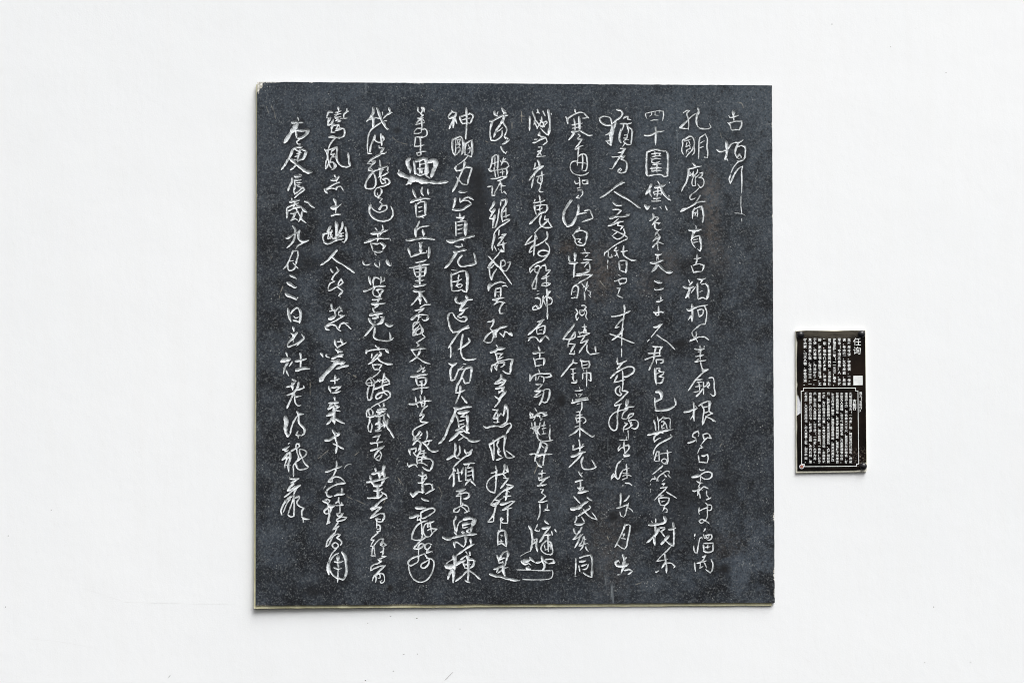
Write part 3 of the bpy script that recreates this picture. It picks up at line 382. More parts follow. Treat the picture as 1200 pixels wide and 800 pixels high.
窈:24 815 90 825 130/30 715 140 715 180 710 225/24 715 210 750 160 810 135 880 135 955 130/30 950 135 965 165/26 965 165 920 175 880 180/24 780 165 780 215/22 840 165 870 180 870 240/20 820 160 800 210/22 780 260 850 260/24 855 260 830 290 790 330/28 770 340 840 325/26 840 330 800 370 765 400/30 760 405 800 400 840 380/26 820 500 850 440 870 370 875 335/24 860 335 900 315 945 320/26 945 325 940 390 910 465/24 910 465 870 470 840 450
窕:20 770 540 795 585/24 715 590 715 650/20 715 595 745 610 725 655/28 715 650 760 640 810 600 860 590 905 590/34 870 600 905 615 860 635/24 800 635 820 620 830 650 850 660 835 685/20 770 655 750 685/18 730 710 740 790/24 720 775 770 755 830 750/24 770 700 775 790 775 840/22 830 710 820 760 800 800/22 880 700 870 760/22 850 745 890 740/22 855 780 900 770/16 945 735 945 760/20 750 830 760 800/20 800 770 795 850 810 900 850 925 900 925 980 910/24 945 900 940 860 945 800 945 770/16 865 800 870 835/16 850 840 900 835
@550 500
窕:24 750 0 770 60/22 770 55 800 30/22 795 10 805 60 830 95
丹:30 845 155 830 220 800 300 775 360 770 400/24 850 175 890 190 920 215/28 915 210 900 260 880 330 865 440/26 860 445 875 450/32 845 465 815 440 785 400/22 850 220 880 250/26 710 320 760 310 800 325/36 790 325 850 320 890 315/22 880 315 970 318/20 800 350 850 330
青:22 855 505 850 560 850 630/24 815 545 850 540 895 538/18 810 590 820 625 860 610/16 815 600 860 580/28 825 620 890 600 940 580/22 900 600 860 640 810 690/24 800 685 850 680 905 670/22 870 670 860 695
戶:20 835 730 870 730/22 870 730 845 770 870 790/20 880 795 895 810 850 850 810 870/24 810 875 860 875 915 862/24 825 900 830 960 825 1020 800 1085/20 915 905 910 960 870 985/30 890 960 940 975
牖:28 700 1160 725 1200 735 1260 740 1320 730 1400 715 1455/18 800 1140 770 1200/22 770 1205 820 1225/20 820 1220 825 1200/30 885 1095 910 1120 930 1135/34 860 1185 900 1180 950 1165/28 940 1175 890 1240 850 1310 820 1350/26 870 1260 960 1260/26 965 1220 975 1265/26 1005 1200 1020 1230/24 925 1250 925 1320 925 1460/20 740 1370 770 1350 760 1320 790 1305/26 795 1310 785 1380 800 1460/22 900 1330 860 1370 840 1430 870 1470 920 1495/22 910 1330 955 1350 970 1410 975 1470 960 1490 920 1490/18 880 1380 890 1440/16 885 1440 920 1430/18 945 1370 950 1430/12 600 1510 660 1475 720 1450/18 755 1315 790 1310
風:28 235 210 260 270 275 330 280 390/22 280 150 290 220 290 300 285 390/28 235 205 290 170 350 130 430 90/30 425 95 415 160 405 240/24 405 240 415 300 440 350 490 360 535 345/24 530 345 480 310 430 275/24 345 155 325 215 345 250 335 290/28 340 260 345 320 375 340/26 320 385 360 370 395 355/18 320 140 345 165/16 345 300 370 280
扶:26 310 455 320 520/26 320 500 315 600 310 690 300 770/24 255 540 300 525 335 500/22 300 770 240 750 205 700 215 640 260 590 320 560 390 545/28 415 440 410 500 395 550/26 395 550 430 590/24 430 500 455 520 440 450/20 330 565 410 540 460 520/24 400 595 450 600/24 460 600 420 650 365 720
持:24 435 670 515 685/28 515 690 460 720 420 735 380 765/18 420 740 470 760/22 380 760 350 790 310 830 270 880/22 265 885 255 910 290 920 360 870/22 290 850 350 860 320 890 260 900/26 320 880 305 950 290 1020 285 1100/24 295 1000 260 1060 220 1105/24 220 1108 290 1105/28 450 700 440 760 430 850/18 360 850 400 830/26 400 815 490 805/24 440 820 420 860/36 370 905 430 890 480 870/22 480 870 530 865/24 530 868 480 910 400 965/26 390 970 430 960 500 945/26 450 960 450 1020 450 1120/20 445 1125 390 1120 365 1080 375 1060 395 1080 375 1100/18 370 1110 360 1200
@550 576
自:22 365 410 365 440/24 345 450 335 520 335 625/28 345 470 370 450 420 450/30 420 450 430 520 435 640/20 370 505 390 510 370 530/22 345 580 400 580/24 350 610 380 600 430 640/22 370 560 380 580
是:24 325 740 340 790 350 840/24 355 780 400 710 445 690/28 445 690 455 730 440 780 430 820/28 355 790 410 770
@550 630
是:24 375 245 420 230/22 355 290 400 280/20 390 270 400 310/30 290 365 340 345 400 320/26 340 340 320 400/20 330 410 370 385 420 350 455 345/38 400 320 400 380 415 440/36 240 420 300 440 370 450 430 470 480 485/30 470 480 530 490 590 495/26 430 270 420 310 400 340
空:34 615 270 650 300 690 300/46 640 270 680 260 720 250/30 710 225 740 260 770 285/24 690 290 725 320/36 675 350 720 360/32 850 215 860 260 875 310/30 880 290 880 340 860 375/26 780 290 820 280 860 270/30 880 260 910 290/24 895 250 950 245 985 250/26 985 255 995 285 930 300/16 670 340 700 330/14 555 370 640 372 760 378 850 380 975 380/14 975 380 978 430 960 465 880 485 760 488 620 483
@460 120
神:24 695 95 710 110 750 118/24 700 105 670 140 655 170 670 185 710 170/28 660 185 700 175 745 150/26 750 120 735 160 710 210 680 270 662 315/28 735 165 720 220 710 295/26 735 185 755 250/28 790 170 800 210 825 255/22 800 165 850 150 920 130/26 900 125 945 155 930 200 915 245/22 830 250 870 240 915 245/20 820 205 870 190 910 185/28 865 65 870 150 870 250 865 340 858 430
明:28 705 430 700 500 705 560 730 620/26 710 435 760 410 800 400 820 430/28 820 430 830 480 830 550 810 610/20 740 430 740 600/16 750 440 800 430 770 480 740 490/16 740 500 790 480 780 520 740 540/14 770 520 800 540 770 580/22 730 620 770 590 800 560/16 760 440 780 500 800 500/22 860 480 850 550 850 620/22 865 480 900 455 935 440/28 930 450 935 520 935 580 925 635/22 925 635 890 625 860 610/14 880 550 910 530 900 590 880 600/12 885 490 905 540
力:16 880 635 830 685 760 735
@460 120
力:20 750 745 730 770 745 790 790 800 840 770 880 755/26 845 695 835 760/30 870 755 910 760 930 770
@460 196
力:26 930 10 910 80 890 140 880 200/24 740 5 750 40 800 30 840 5/26 850 -60 830 10 800 80 770 150 740 220 705 285/22 870 205 820 190 780 150 745 110
正:30 785 285 830 290 875 280/28 735 360 725 430 705 490/30 705 495 760 500 830 490 870 460 925 430/24 790 365 790 410/20 795 410 820 390 880 390 925 425/24 825 380 860 355 900 350/28 900 350 925 365 950 385/20 880 345 930 360
直:28 790 540 795 590 830 580/26 750 585 800 590 840 570/24 840 570 820 605 790 620/26 740 640 745 720 745 800/20 760 640 810 630 865 630/36 860 640 855 720 855 800/22 760 680 820 670/22 765 730 820 715/22 765 775 815 770/36 640 860 690 870 760 850 830 830 890 815 960 800/28 830 850 840 860
元:26 735 920 770 930 825 920/24 815 900 825 930/30 720 990 770 985 820 970 865 965/34 755 990 710 1060 670 1120 615 1180/28 815 1030 775 1080 770 1120 800 1155 840 1160/32 830 1160 880 1150 930 1140 985 1120/30 980 1120 970 1060 955 1005
@460 120
萬:24 300 60 300 100 330 130/22 330 135 350 90 340 60 365 65 370 110/20 370 110 380 120/22 330 135 360 150 320 180/24 295 185 365 180/22 350 185 300 220 275 255/22 275 258 320 245 375 240/18 330 210 360 205 375 235/26 340 200 345 280 335 350/22 335 300 290 305 255 340/28 255 345 255 365/26 255 365 300 362 335 355/22 340 320 380 310 405 340 400 385 370 405
牛:22 370 405 320 405 270 405/24 270 410 265 460 255 510/20 255 515 310 510 370 500/24 325 410 330 490 325 580/24 325 580 285 590 295 615 335 615/20 335 610 330 575 350 575 395 575
迴:41 205 650 175 690 185 740 210 800/36 210 760 205 830/34 250 690 260 760 265 840/41 280 690 330 665 400 655/43 390 660 400 740 400 840/24 320 690 320 840/29 330 720 380 715/29 300 775 370 770/29 290 835 330 850 400 820/48 420 700 470 680 510 670/48 510 680 500 750 480 800 455 870/34 340 790 345 830
@460 196
迴:53 75 70 130 95 210 130/58 210 130 280 140 350 160 430 170/36 430 170 520 180 590 175 650 165/36 215 140 190 180 160 205/41 220 150 210 195/24 75 35 75 80/26 390 90 440 130/31 500 175 510 190
首:30 240 260 255 310 275 355/28 350 235 340 290 360 330/28 415 260 420 320/30 210 410 250 390 330 370 380 362 440 370/22 325 350 325 400/28 275 430 275 500 280 580/22 290 430 330 405 385 400/34 385 410 385 480 385 550/22 310 470 350 460/22 310 520 350 510/26 285 580 340 570 395 555/22 340 580 370 595
丘:28 315 630 300 670 275 710/34 275 710 270 760 275 820/24 280 730 330 700 380 690 430 685/26 355 730 360 800/24 375 770 360 810
@460 272
丘:36 165 90 210 90 280 75 350 65/30 350 65 420 70 495 85
山:36 330 125 330 180 330 240/26 310 125 350 120/28 185 190 200 240 215 290/28 215 290 270 265 330 245 400 240/34 430 175 430 240 420 300/24 400 215 400 240
重:26 275 355 330 345 395 325/28 200 415 240 410 330 385 430 375/32 325 375 325 460 320 550 320 620/26 250 430 260 470 275 520/18 265 430 330 420 395 405/28 390 410 385 460 370 515/18 275 470 370 460/22 280 520 370 510/26 270 570 370 558/30 250 630 320 625 395 610
因:28 690 480 690 560 695 680/26 690 500 740 480 800 455 860 450/34 865 455 880 530 875 620 870 700/22 700 685 760 685 820 670/28 820 680 870 705/24 780 500 770 540 775 570/26 710 580 760 570 810 550/24 770 580 745 630/22 745 630 790 605 820 620 800 640/14 690 440 760 450/18 760 640 800 650
@460 340
不:30 245 5 310 15 375 8/44 328 15 325 90/34 322 80 325 155/26 310 65 270 120 215 178/26 350 60 385 110 405 150/24 440 165 390 165 350 185 320 205
露:24 265 235 320 225 370 205/20 370 210 340 240 300 260/34 225 340 270 300 320 275/24 310 285 370 285 415 290/30 415 295 410 335 370 350 345 335/22 310 270 305 330 290 370/20 300 310 340 310/20 300 370 255 380 240 430 245 480 235 530/22 310 370 270 400 240 440/18 240 530 270 520 265 460 300 430 320 390/20 320 390 340 440 330 500 290 520 275 490 310 450 350 440/22 350 440 360 480 345 500 380 545/22 380 548 330 580 285 610/24 285 610 310 640 285 660
文:32 225 695 280 685 340 675 395 682/22 225 700 260 750 300 790 350 825 400 850 440 860/26 325 700 310 740 270 790 235 815 200 838
造:34 750 80 740 110 755 140 780 150/34 865 65 880 110/30 930 105 880 110 830 135 780 155/34 870 110 830 160 785 235/26 785 240 840 220 885 205/26 850 215 820 260 765 300/24 765 305 810 320 825 310/28 825 310 860 310 870 330 850 365/20 850 365 790 355 740 320 700 265 670 265/28 670 265 650 310 660 380 680 450 710 490/28 710 490 780 475 840 445 890 410
化:28 895 435 850 445 790 480 730 560 690 620 655 675/24 680 650 685 720 680 790/26 825 515 810 600 800 700 820 790/26 820 780 860 810 920 810 980 800/26 890 560 905 590 870 630 810 670 765 695
@460 416
章:28 330 120 345 150/26 290 190 330 165 375 140/24 380 175 345 200/32 215 250 270 240 350 225 410 222/22 310 155 370 150/22 365 160 350 190/28 275 270 285 320 300 360/22 290 270 340 260 390 262/30 395 265 390 320 370 355/20 320 310 360 295/26 305 350 370 345/26 235 400 300 385 370 378 425 375/26 340 300 345 370 340 450
世:22 270 490 280 560 300 610/22 325 470 335 540 345 600/26 375 480 380 560 365 600/30 195 570 250 570 330 540 400 530 455 530/22 300 600 290 610/20 340 600 400 600/20 325 560 385 560
已:22 410 590 360 630 335 680 315 710/24 320 710 350 690 375 690/24 375 695 345 740 325 770/26 325 740 335 775 370 780 420 785
已:20 415 785 340 820 280 850 240 890 240 930 265 960
功:28 665 95 700 110 750 90/26 750 90 700 130 680 180 685 290/28 680 292 720 285 740 280/22 725 285 750 230 770 180 830 130/24 830 100 860 105/26 860 150 830 200 800 280 760 350 740 440/24 770 165 850 160/34 870 150 920 135 930 140/30 930 145 920 230 905 310/30 900 315 850 330/24 850 330 830 280 810 240
大:24 740 440 790 430 850 405/26 795 360 795 410 780 470 740 565/28 815 485 850 530 875 565
廈:34 725 615 790 625 850 605 925 600/34 745 630 720 700 680 800/30 680 790 650 860 620 940 580 1000 540 1035/38 770 675 830 665 895 655/22 850 680 800 720/26 745 695 765 750 780 850/22 800 720 870 720/34 875 700 880 780 875 890/24 790 770 840 755/24 790 810 840 800/28 740 880 800 850 850 820/28 870 890 900 910
@460 492
廈:34 790 120 740 180 665 245/30 835 120 790 140/26 790 150 840 190 890 220 940 240/34 890 230 950 245 1025 235/26 835 110 870 150 905 155/24 775 235 830 200/24 800 90 830 110
如:30 735 270 740 340 730 390 745 430 790 450/24 785 300 790 360 770 410 720 430/34 640 460 680 435 740 400/26 845 345 860 390 870 400/26 935 345 900 375 860 380/24 925 350 910 395 860 420 800 465 740 520 715 550
傾:24 740 595 715 560 715 600 690 640 660 690/28 715 610 720 680 720 740 710 775/26 765 570 775 640 780 715/20 780 715 810 715/26 830 555 815 600 810 640/22 755 620 800 610/28 840 515 880 510 920 500 965 505/24 900 515 880 550/28 860 550 860 640 860 700/22 870 560 940 550/30 940 555 945 640 950 700/20 880 605 930 595/20 880 650 930 640/26 860 700 920 690/26 900 705 870 730 855 760/28 920 705 950 740 970 765
驚:26 260 190 245 215 330 210/26 265 200 300 165 320 130 335 145/22 345 155 320 190 300 195/30 300 215 260 260 240 290/24 240 235 300 230/28 300 240 330 260 325 310 300 360/30 200 340 200 370 210 405/24 210 340 250 330 280 320/26 280 330 270 370 245 385/24 405 130 410 180 395 230/24 460 235 410 240 350 265/26 360 260 400 300 430 340 480 370/34 460 360 490 365 535 355/24 430 240 420 280 380 290
驚:24 245 380 270 410 295 430/24 320 290 330 350 290 430 290 520/18 345 365 380 350/22 370 360 370 400 370 430/18 310 395 400 380/22 300 430 350 430 400 425/24 365 400 340 470 345 510/20 300 470 380 450 450 455/30 450 455 475 490 465 540 440 590/28 440 590 400 580 345 545/18 300 500 350 500 410 535/22 175 505 185 540 200 550/26 190 545 230 520 270 520 290 550/22 340 430 420 445
未:30 350 600 355 640 350 700 355 780 355 850/34 310 640 350 650 395 630/30 305 730 350 725 380 695/26 390 640 400 670 370 690/24 380 750 440 745 465 770 465 800/26 465 790 480 810
@460 568
未:34 350 0 355 60 350 95/24 370 85 310 80 290 100/36 215 95 240 130 270 100 305 65/26 470 -10 470 35 495 45/24 490 45 440 70 385 105
辭:34 345 155 380 175 425 185/36 275 265 330 268 385 262/34 205 380 250 370 300 345/24 330 325 380 290 450 270 490 275 495 300 450 340 400 370 350 390 330 375/26 330 330 335 370 320 400 290 410/20 290 415 300 370 340 350/22 325 390 340 460 345 540 350 600/22 350 590 340 630 280 645 225 630/24 225 630 235 570 260 510 300 460 350 430 410 415/22 485 425 440 440 400 445 370 480 360 530 375 580 400 605 440 600/24 420 440 410 490 450 480/22 440 430 450 500 460 560/26 460 505 520 510/22 520 515 470 560 440 605/20 410 530 460 500
伐:18 385 615 330 650 290 690 250 740
@460 622
剪:24 385 70 330 110 290 150 250 195/24 250 200 300 205 350 180 370 150 340 140 310 160 305 220 305 300 300 350 260 380 210 400 180 380/24 180 385 190 350 240 310 300 290 380 260/20 460 155 420 140 385 160 385 200 410 215 440 185 450 165/22 410 215 400 250 450 240 470 240/20 400 235 430 225/20 380 270 400 300 430 320/22 430 320 425 370 400 410 360 430 335 415 340 385 380 360 420 340/24 400 315 460 325 485 360 480 430 450 510 400 570 340 595 270 575 220 520 195 450 190 400
@460 568
要:34 755 70 800 60 855 45/26 750 130 780 100 830 85/26 800 70 780 100/26 800 100 860 85 895 100 895 130 860 155 830 160/22 750 130 810 125/24 800 120 800 180 800 230/26 820 210 840 240/22 805 240 770 260 720 290 720 310 760 315 790 280/22 805 240 830 230 880 250 895 280 880 310 840 325/24 810 250 840 270 870 300 905 305
梁:36 745 365 740 400/26 740 380 720 430 730 490 735 540/36 730 550 750 580/20 750 550 760 490 780 440 830 410/44 840 400 890 385 940 390/46 965 400 950 440 930 480/36 930 490 915 550/26 825 455 825 500/34 825 465 870 450 910 450/20 835 500 880 490/30 900 510 870 540 930 560/20 820 540 850 560/26 810 550 850 580/40 595 610 640 630 700 615/34 700 618 780 595 860 580 985 572/30 860 585 860 640 850 700/32 720 670 730 730/26 720 680 750 665 790 690 835 725/20 830 725 860 690/22 860 600 870 560
棟:30 915 630 920 690/36 920 700 955 690/28 930 700 880 730 830 765 760 815
@460 622
棟:16 760 280 700 330 640 370 615 410/40 720 280 735 350 730 400 725 450/44 620 410 680 415 740 390/36 750 390 790 360 850 340/34 715 450 715 520 710 600/34 700 440 670 500 650 560/28 650 530 650 565/24 860 240 880 270/30 905 245 910 280/24 800 330 860 290 910 275/44 880 290 885 340/30 885 340 890 430 885 590/30 855 575 905 600/28 830 360 840 400 850 430/36 900 330 945 335 965 345/32 960 350 945 400 910 430/22 850 390 920 385/26 850 430 920 430/26 870 465 820 520 740 585/28 910 465 960 500 1030 565
@360 120
伐:34 775 65 775 120 735 180/28 735 180 695 225/36 770 160 775 220 770 290/30 820 65 840 120 865 190 900 260 940 320/24 730 200 800 180 870 190/30 960 65 970 110/30 970 110 1000 120/26 980 120 930 150 890 190/24 880 115 885 150/24 930 215 900 220/26 905 240 920 290 960 315
誰:22 860 240 800 280 750 320 720 380 710 450 705 520 710 590/34 715 590 755 600/26 735 580 745 520 770 450 800 385/26 795 385 790 430 820 460 860 465 890 450/26 865 370 870 440 875 510/20 880 390 900 430 880 460/22 840 510 850 530 890 530/30 900 530 860 590/30 860 590 900 595 925 580/26 870 600 800 640 750 670 710 710
能:24 710 715 760 720/24 760 690 800 680/26 800 690 760 730 730 780/34 735 790 760 800/20 730 760 770 790/26 850 680 860 760/36 850 770 890 760 935 745/24 860 780 900 790
@360 196
能:22 730 0 720 35 765 50/22 765 50 830 30 870 20/26 765 60 720 120 690 180 690 240 720 250/24 720 252 770 245 800 210 805 150 790 90 770 60/34 880 0 860 60 850 110/24 950 0 940 40 955 55/22 950 60 900 90 830 120/24 870 100 860 150 880 190 920 180/24 920 185 910 150 890 140 920 125 960 150 965 180 920 210 850 230 810 245
送:24 810 245 790 290 800 330 830 350/24 830 350 870 300 870 260 855 250/18 830 330 820 300/20 830 360 880 365/20 880 370 850 400/24 850 405 880 430/20 880 430 840 490 850 495 880 450 930 445 935 480 890 515 840 525 790 505 745 460/26 745 440 730 490 740 550 790 600 850 625 920 625 980 600 1005 550 1000 500 980 455
苦:26 880 680 890 720 870 750/26 800 710 820 740/30 750 775 810 770 870 760 945 730/30 880 750 850 800
@360 272
苦:26 790 0 820 20/22 825 10 830 80/32 675 120 720 105 780 80 850 70 960 72/16 970 75 978 100/24 840 60 820 110/28 745 130 760 170 770 220/24 760 130 820 135 860 125/34 870 130 910 155 885 200/30 780 220 830 230 885 220
心:30 655 340 665 370 685 385/20 685 385 740 375/28 790 365 830 405 850 415/20 845 355 850 405/36 935 325 945 360 970 390/12 985 360 985 395/28 790 245 810 270
豈:34 725 520 735 570 745 610/26 800 520 775 560 775 620/22 780 530 820 530 860 560/24 865 520 870 560 860 600/24 905 530 905 560 870 580/34 665 690 710 675 770 650/28 780 635 850 630 915 630/26 775 620 790 650 770 690 780 740/26 810 680 840 665 890 670/32 890 680 860 720 840 750/26 790 745 850 755/28 840 760 870 785/24 830 690 840 720
@360 120
鸞:28 295 115 260 110 235 150 230 175/30 235 180 270 180/28 270 180 250 220 240 265/26 240 268 280 250 310 200/30 365 55 370 100/24 330 120 400 100/20 320 145 400 130/18 325 180 400 165/22 370 100 350 140 320 170/22 330 190 370 200 330 220/20 345 200 390 215 350 235/26 465 75 465 105 430 140 430 180/20 485 105 460 110/24 430 185 470 185/18 390 190 430 185/30 310 250 290 290 285 340/20 280 350 330 350/22 370 260 380 290/22 320 270 370 260 340 310 370 310 350 330/18 330 330 400 320/26 385 300 430 310 440 350 430 390 400 410/24 400 412 340 415/20 345 410 300 415 250 408 290 395 330 400
鳳:22 330 415 290 460 265 500 250 545/24 205 550 230 590 240 640 220 700 215 780/24 250 545 240 620 255 700 270 750 300 780/22 220 560 270 550 350 520/26 350 520 350 580 345 650 360 700 400 740 450 755 505 745/28 505 742 490 690 485 630 480 590/22 325 545 290 570 280 610 320 600 290 640 330 640 340 660/20 280 650 270 700 300 700 320 740 310 780 280 790/18 320 710 340 740 320 780/22 215 780 240 740 250 700
@360 196
志:26 320 90 340 125/30 370 110 350 150/30 280 150 330 145 365 115/26 345 130 345 170/24 375 175 320 195 270 225 205 265/30 205 250 215 275 240 305/22 220 260 280 245 330 255 345 265/24 340 260 350 235 385 220 410 240/30 405 235 425 270
士:28 315 370 335 420 335 530/46 285 475 330 470 370 450/26 370 450 400 430/28 285 570 330 550 395 550
幽:28 335 635 340 700 340 800/34 345 650 350 740 345 860/28 275 690 240 750 290 760/26 290 740 270 800/28 415 640 410 700 370 770/26 380 770 430 770/26 450 700 460 760 470 800
@360 272
幽:22 200 20 185 60 200 120/28 200 120 240 135 290 115 370 85 430 75/28 185 25 230 10 280 -5/24 260 0 240 70 280 75/24 280 30 300 70 320 70/26 340 0 330 60 300 80/24 370 0 360 30 420 40/22 400 20 400 60/30 465 0 460 70 435 120/24 435 120 405 110/22 350 60 430 40/22 245 80 300 30
人:28 350 210 300 265 240 330 155 388/26 295 295 350 340 420 380 490 425 555 475
莫:30 275 430 300 470/24 345 410 370 450 350 455/24 365 455 320 500 290 550 310 570/22 320 575 270 600 250 640 245 685/24 250 685 300 665 360 630/22 400 545 370 590 360 630/22 400 545 420 590 360 635/26 360 640 420 690/24 420 690 370 740/24 370 745 390 755
@360 340
豈:28 765 110 880 95/24 860 70 840 110 790 190/30 755 160 830 155 910 150/28 835 170 795 205
免:30 775 210 780 240 800 260/38 735 290 790 275 880 265/34 800 270 830 300 770 330/30 725 330 750 380 800 405/26 860 310 905 310/34 895 315 870 370 820 400/28 770 325 840 320/20 795 350 795 400/26 785 400 740 460 675 535/28 795 430 790 490 780 540 820 575 880 585 950 590 1015 555/26 975 580 975 530 965 495/36 925 390 960 415 1005 405
容:28 800 645 835 680/34 700 700 690 740/22 700 715 750 700 830 690 920 685/32 920 685 955 735/28 840 670 840 700/26 760 745 755 790/24 850 720 870 740 860 770 840 775/26 830 740 790 780 760 820
然:34 285 160 290 210 310 240/26 265 245 300 235/26 320 225 335 300/40 255 335 300 320 330 290/26 330 250 370 200 385 190/26 380 190 400 220 410 250/24 410 235 375 250 370 290/24 370 290 440 295/24 425 295 350 345 270 385 210 420/32 215 425 225 450 260 465/26 230 420 290 400 330 410 360 450 395 480/26 375 440 390 400 430 380 460 400 515 455/20 440 380 480 385
嗟:30 325 580 330 630 355 670/24 355 670 400 640 460 610/36 395 570 415 620/28 360 600 400 595/34 340 690 375 710 415 715/34 370 690 360 730/36 165 740 185 775/30 225 750 225 770 260 785/34 415 750 350 770 300 800
@360 416
嗟:26 290 40 350 15 415 20/24 280 70 340 60 380 50/34 440 80 390 90 350 105/34 480 120 410 130 340 160/44 360 60 310 120 250 180 200 235 150 305/28 340 80 440 80/26 380 95 430 130
古:26 330 235 325 290 325 340/30 275 300 320 290 375 275/26 370 270 350 300/28 255 370 270 410 280 445/26 290 380 350 370 400 365/26 390 370 350 400 330 420/28 300 440 350 430 395 420
來:30 320 490 325 530/34 360 550 310 555 250 560/28 280 560 270 590 245 625/34 250 628 290 600 330 580/30 330 580 370 600 320 630/42 320 600 310 660 230 710/30 340 640 385 655/36 310 640 315 720 320 800/30 300 720 270 770 230 810/30 330 740 380 770 440 800/26 290 740 300 780
容:24 755 0 750 30/26 860 -20 820 30 770 70 715 105/28 825 20 850 60 920 95 1000 105/26 765 105 785 165/24 775 110 830 105 870 110/26 875 110 845 160/24 790 165 840 165 860 175/20 860 175 820 220 765 260
螻:20 765 265 740 265 700 300 690 330 720 350 770 350 790 320 770 280 755 265/24 735 270 755 310 755 350/18 700 325 780 320/24 725 360 710 420 705 480 715 525/26 715 525 740 520 760 460 780 380 790 330/20 790 325 850 280 860 290/30 830 285 850 310/26 780 400 830 380 900 350 965 335/24 965 335 960 300 930 270 905 240/26 905 210 890 280 880 350 890 410/20 820 300 880 290 940 280/18 880 320 950 305/24 890 400 900 430 940 470/26 880 430 830 450 805 490 820 510 860 490 880 460/28 870 440 930 415 970 440 970 480 940 510/18 940 510 880 540 800 580 745 615
蟻:24 750 620 710 640 695 680 700 720 730 720/24 745 625 770 660 770 700/22 720 650 735 720/32 730 720 780 710 800 695/24 740 700 730 760 730 800/26 840 570 855 600/28 895 560 900 590 880 610/34 830 640 880 620 925 630/36 880 630 850 680 820 700/34 820 660 910 650/34 810 710 870 700 915 680/30 850 700 840 770 830 800/26 940 685 965 735/26 900 700 910 760 950 800
@360 492
蟻:22 740 0 715 70 720 130/22 720 130 745 135 760 70 755 40/24 800 50 830 20 830 0/26 820 50 880 45/24 820 80 880 65 920 30/28 800 120 830 110 870 60/24 805 130 870 120/30 850 10 850 100/26 890 0 910 60 900 90/28 920 0 940 80 980 140 1015 205/20 945 -10 940 40 900 80
香:30 855 170 810 185 770 200/26 850 180 830 220 815 250/28 745 270 800 265 885 250/26 820 260 825 300 820 320/26 745 355 810 335 900 305/26 900 305 850 340 820 370 790 420 785 445/22 855 370 870 400 860 440 850 470/22 850 475 820 465 800 450/22 800 450 850 410
葉:28 800 565 810 620/34 905 525 890 590 880 640/38 760 630 820 615 880 610/40 850 620 850 690/34 740 650 750 700 790 770/32 700 725 780 710 870 690 950 665/36 900 610 905 680 870 750/26 790 700 850 700/28 780 770 830 770 880 755
才:30 300 115 325 160 330 220/22 340 150 375 150/34 375 150 350 190/34 215 235 260 230 310 200 340 180/28 320 170 335 230 350 280 345 330 335 390/28 305 275 350 290 380 310 425 335
大:26 345 480 345 530 330 600 300 660/26 215 605 270 590 340 560 405 540/24 300 660 270 690 250 720 290 715 300 680 340 660 400 680 440 720/26 445 735 380 740 300 770 240 810 225 840/14 435 565 460 530 490 515 520 520/12 215 765 190 810
@360 568
葉:28 790 0 870 0/36 830 0 830 80 830 155/28 780 65 830 60 880 40/30 710 150 770 145 840 140 890 100/26 870 80 920 110 940 145
曾:30 935 145 880 170 830 215 780 260 740 275/28 745 275 760 300/24 760 295 820 260 870 255/26 870 255 820 300 770 350 740 380/28 740 385 810 350 860 330/28 860 330 900 330 905 370 880 420/26 880 425 820 420 810 390 830 380/24 820 395 860 400/22 815 435 815 500/24 820 460 850 470 855 540/24 850 540 820 540 830 560 815 570/20 820 520 850 510
經:22 820 565 780 600 745 635/22 745 640 785 640/22 785 640 760 680 745 715/20 745 715 790 710/22 770 720 760 780 760 830/20 785 730 790 790 800 830/18 785 700 820 660 860 630 890 630 870 670 850 690
@360 622
經:22 750 285 800 290/22 895 90 880 130 860 160 890 175 925 160 890 130 880 160/24 890 170 895 210 880 240 855 245/20 860 245 890 230 880 270/24 875 290 890 290 925 292/22 895 250 880 285
宿:20 925 292 870 315 830 330/26 830 330 850 340 865 350 830 375 780 390/26 780 390 755 410 745 460/22 745 460 790 435 850 410 915 400/26 915 400 870 440 820 490 780 530 765 580/26 800 510 810 550 800 600/24 845 490 855 540 835 550/18 800 520 850 495 890 500 905 540 900 590 870 605 855 590 880 570
難:34 410 -500 405 -440/34 435 -440 370 -435 320 -415/30 230 -460 220 -460 250 -410 290 -410
@360 568
難:32 185 185 240 210 250 240/22 195 185 240 165 265 180 250 210/40 250 240 290 250 320 235/24 320 230 240 265 200 310 210 330 260 320 270 290/26 250 280 260 340 250 400 230 460/26 290 250 270 320/24 250 400 265 435 230 450/24 370 145 370 190 390 230/22 330 215 360 190 380 190/24 400 200 415 230 370 240/20 340 240 410 235/26 385 250 385 320/22 385 325 350 335 360 360 390 355 405 330/24 420 330 390 370 350 400 345 420 390 415 440 400 465 375/22 460 375 400 375
為:22 370 420 345 460 300 525/24 370 480 310 520/26 350 490 330 550/24 330 550 280 600 235 660 220 720/24 220 720 250 700 280 640 310 590 360 570/28 360 570 385 575/24 385 580 345 615/26 345 615 385 640 405 670 390 705/22 330 670 300 690 305 725 340 735 365 710 350 680 325 672
@360 622
用:20 350 195 300 250 265 310 250 370/32 250 370 245 440 255 510/24 370 255 320 280 280 330 260 390 265 450 300 510 350 545 410 555/34 410 245 445 300 455 380 460 480 440 540/34 445 535 420 560 390 560/34 365 285 360 340 365 400 370 440/24 365 440 360 520 355 600/32 325 355 370 360 420 350/32 320 425 360 440 400 430
@290 126
右:30 590 115 600 150/34 525 175 580 170 650 175/46 590 180 550 240 500 310 435 410/34 560 240 570 300 575 350/34 580 265 640 270 710 260/36 715 260 690 310 640 350 590 360
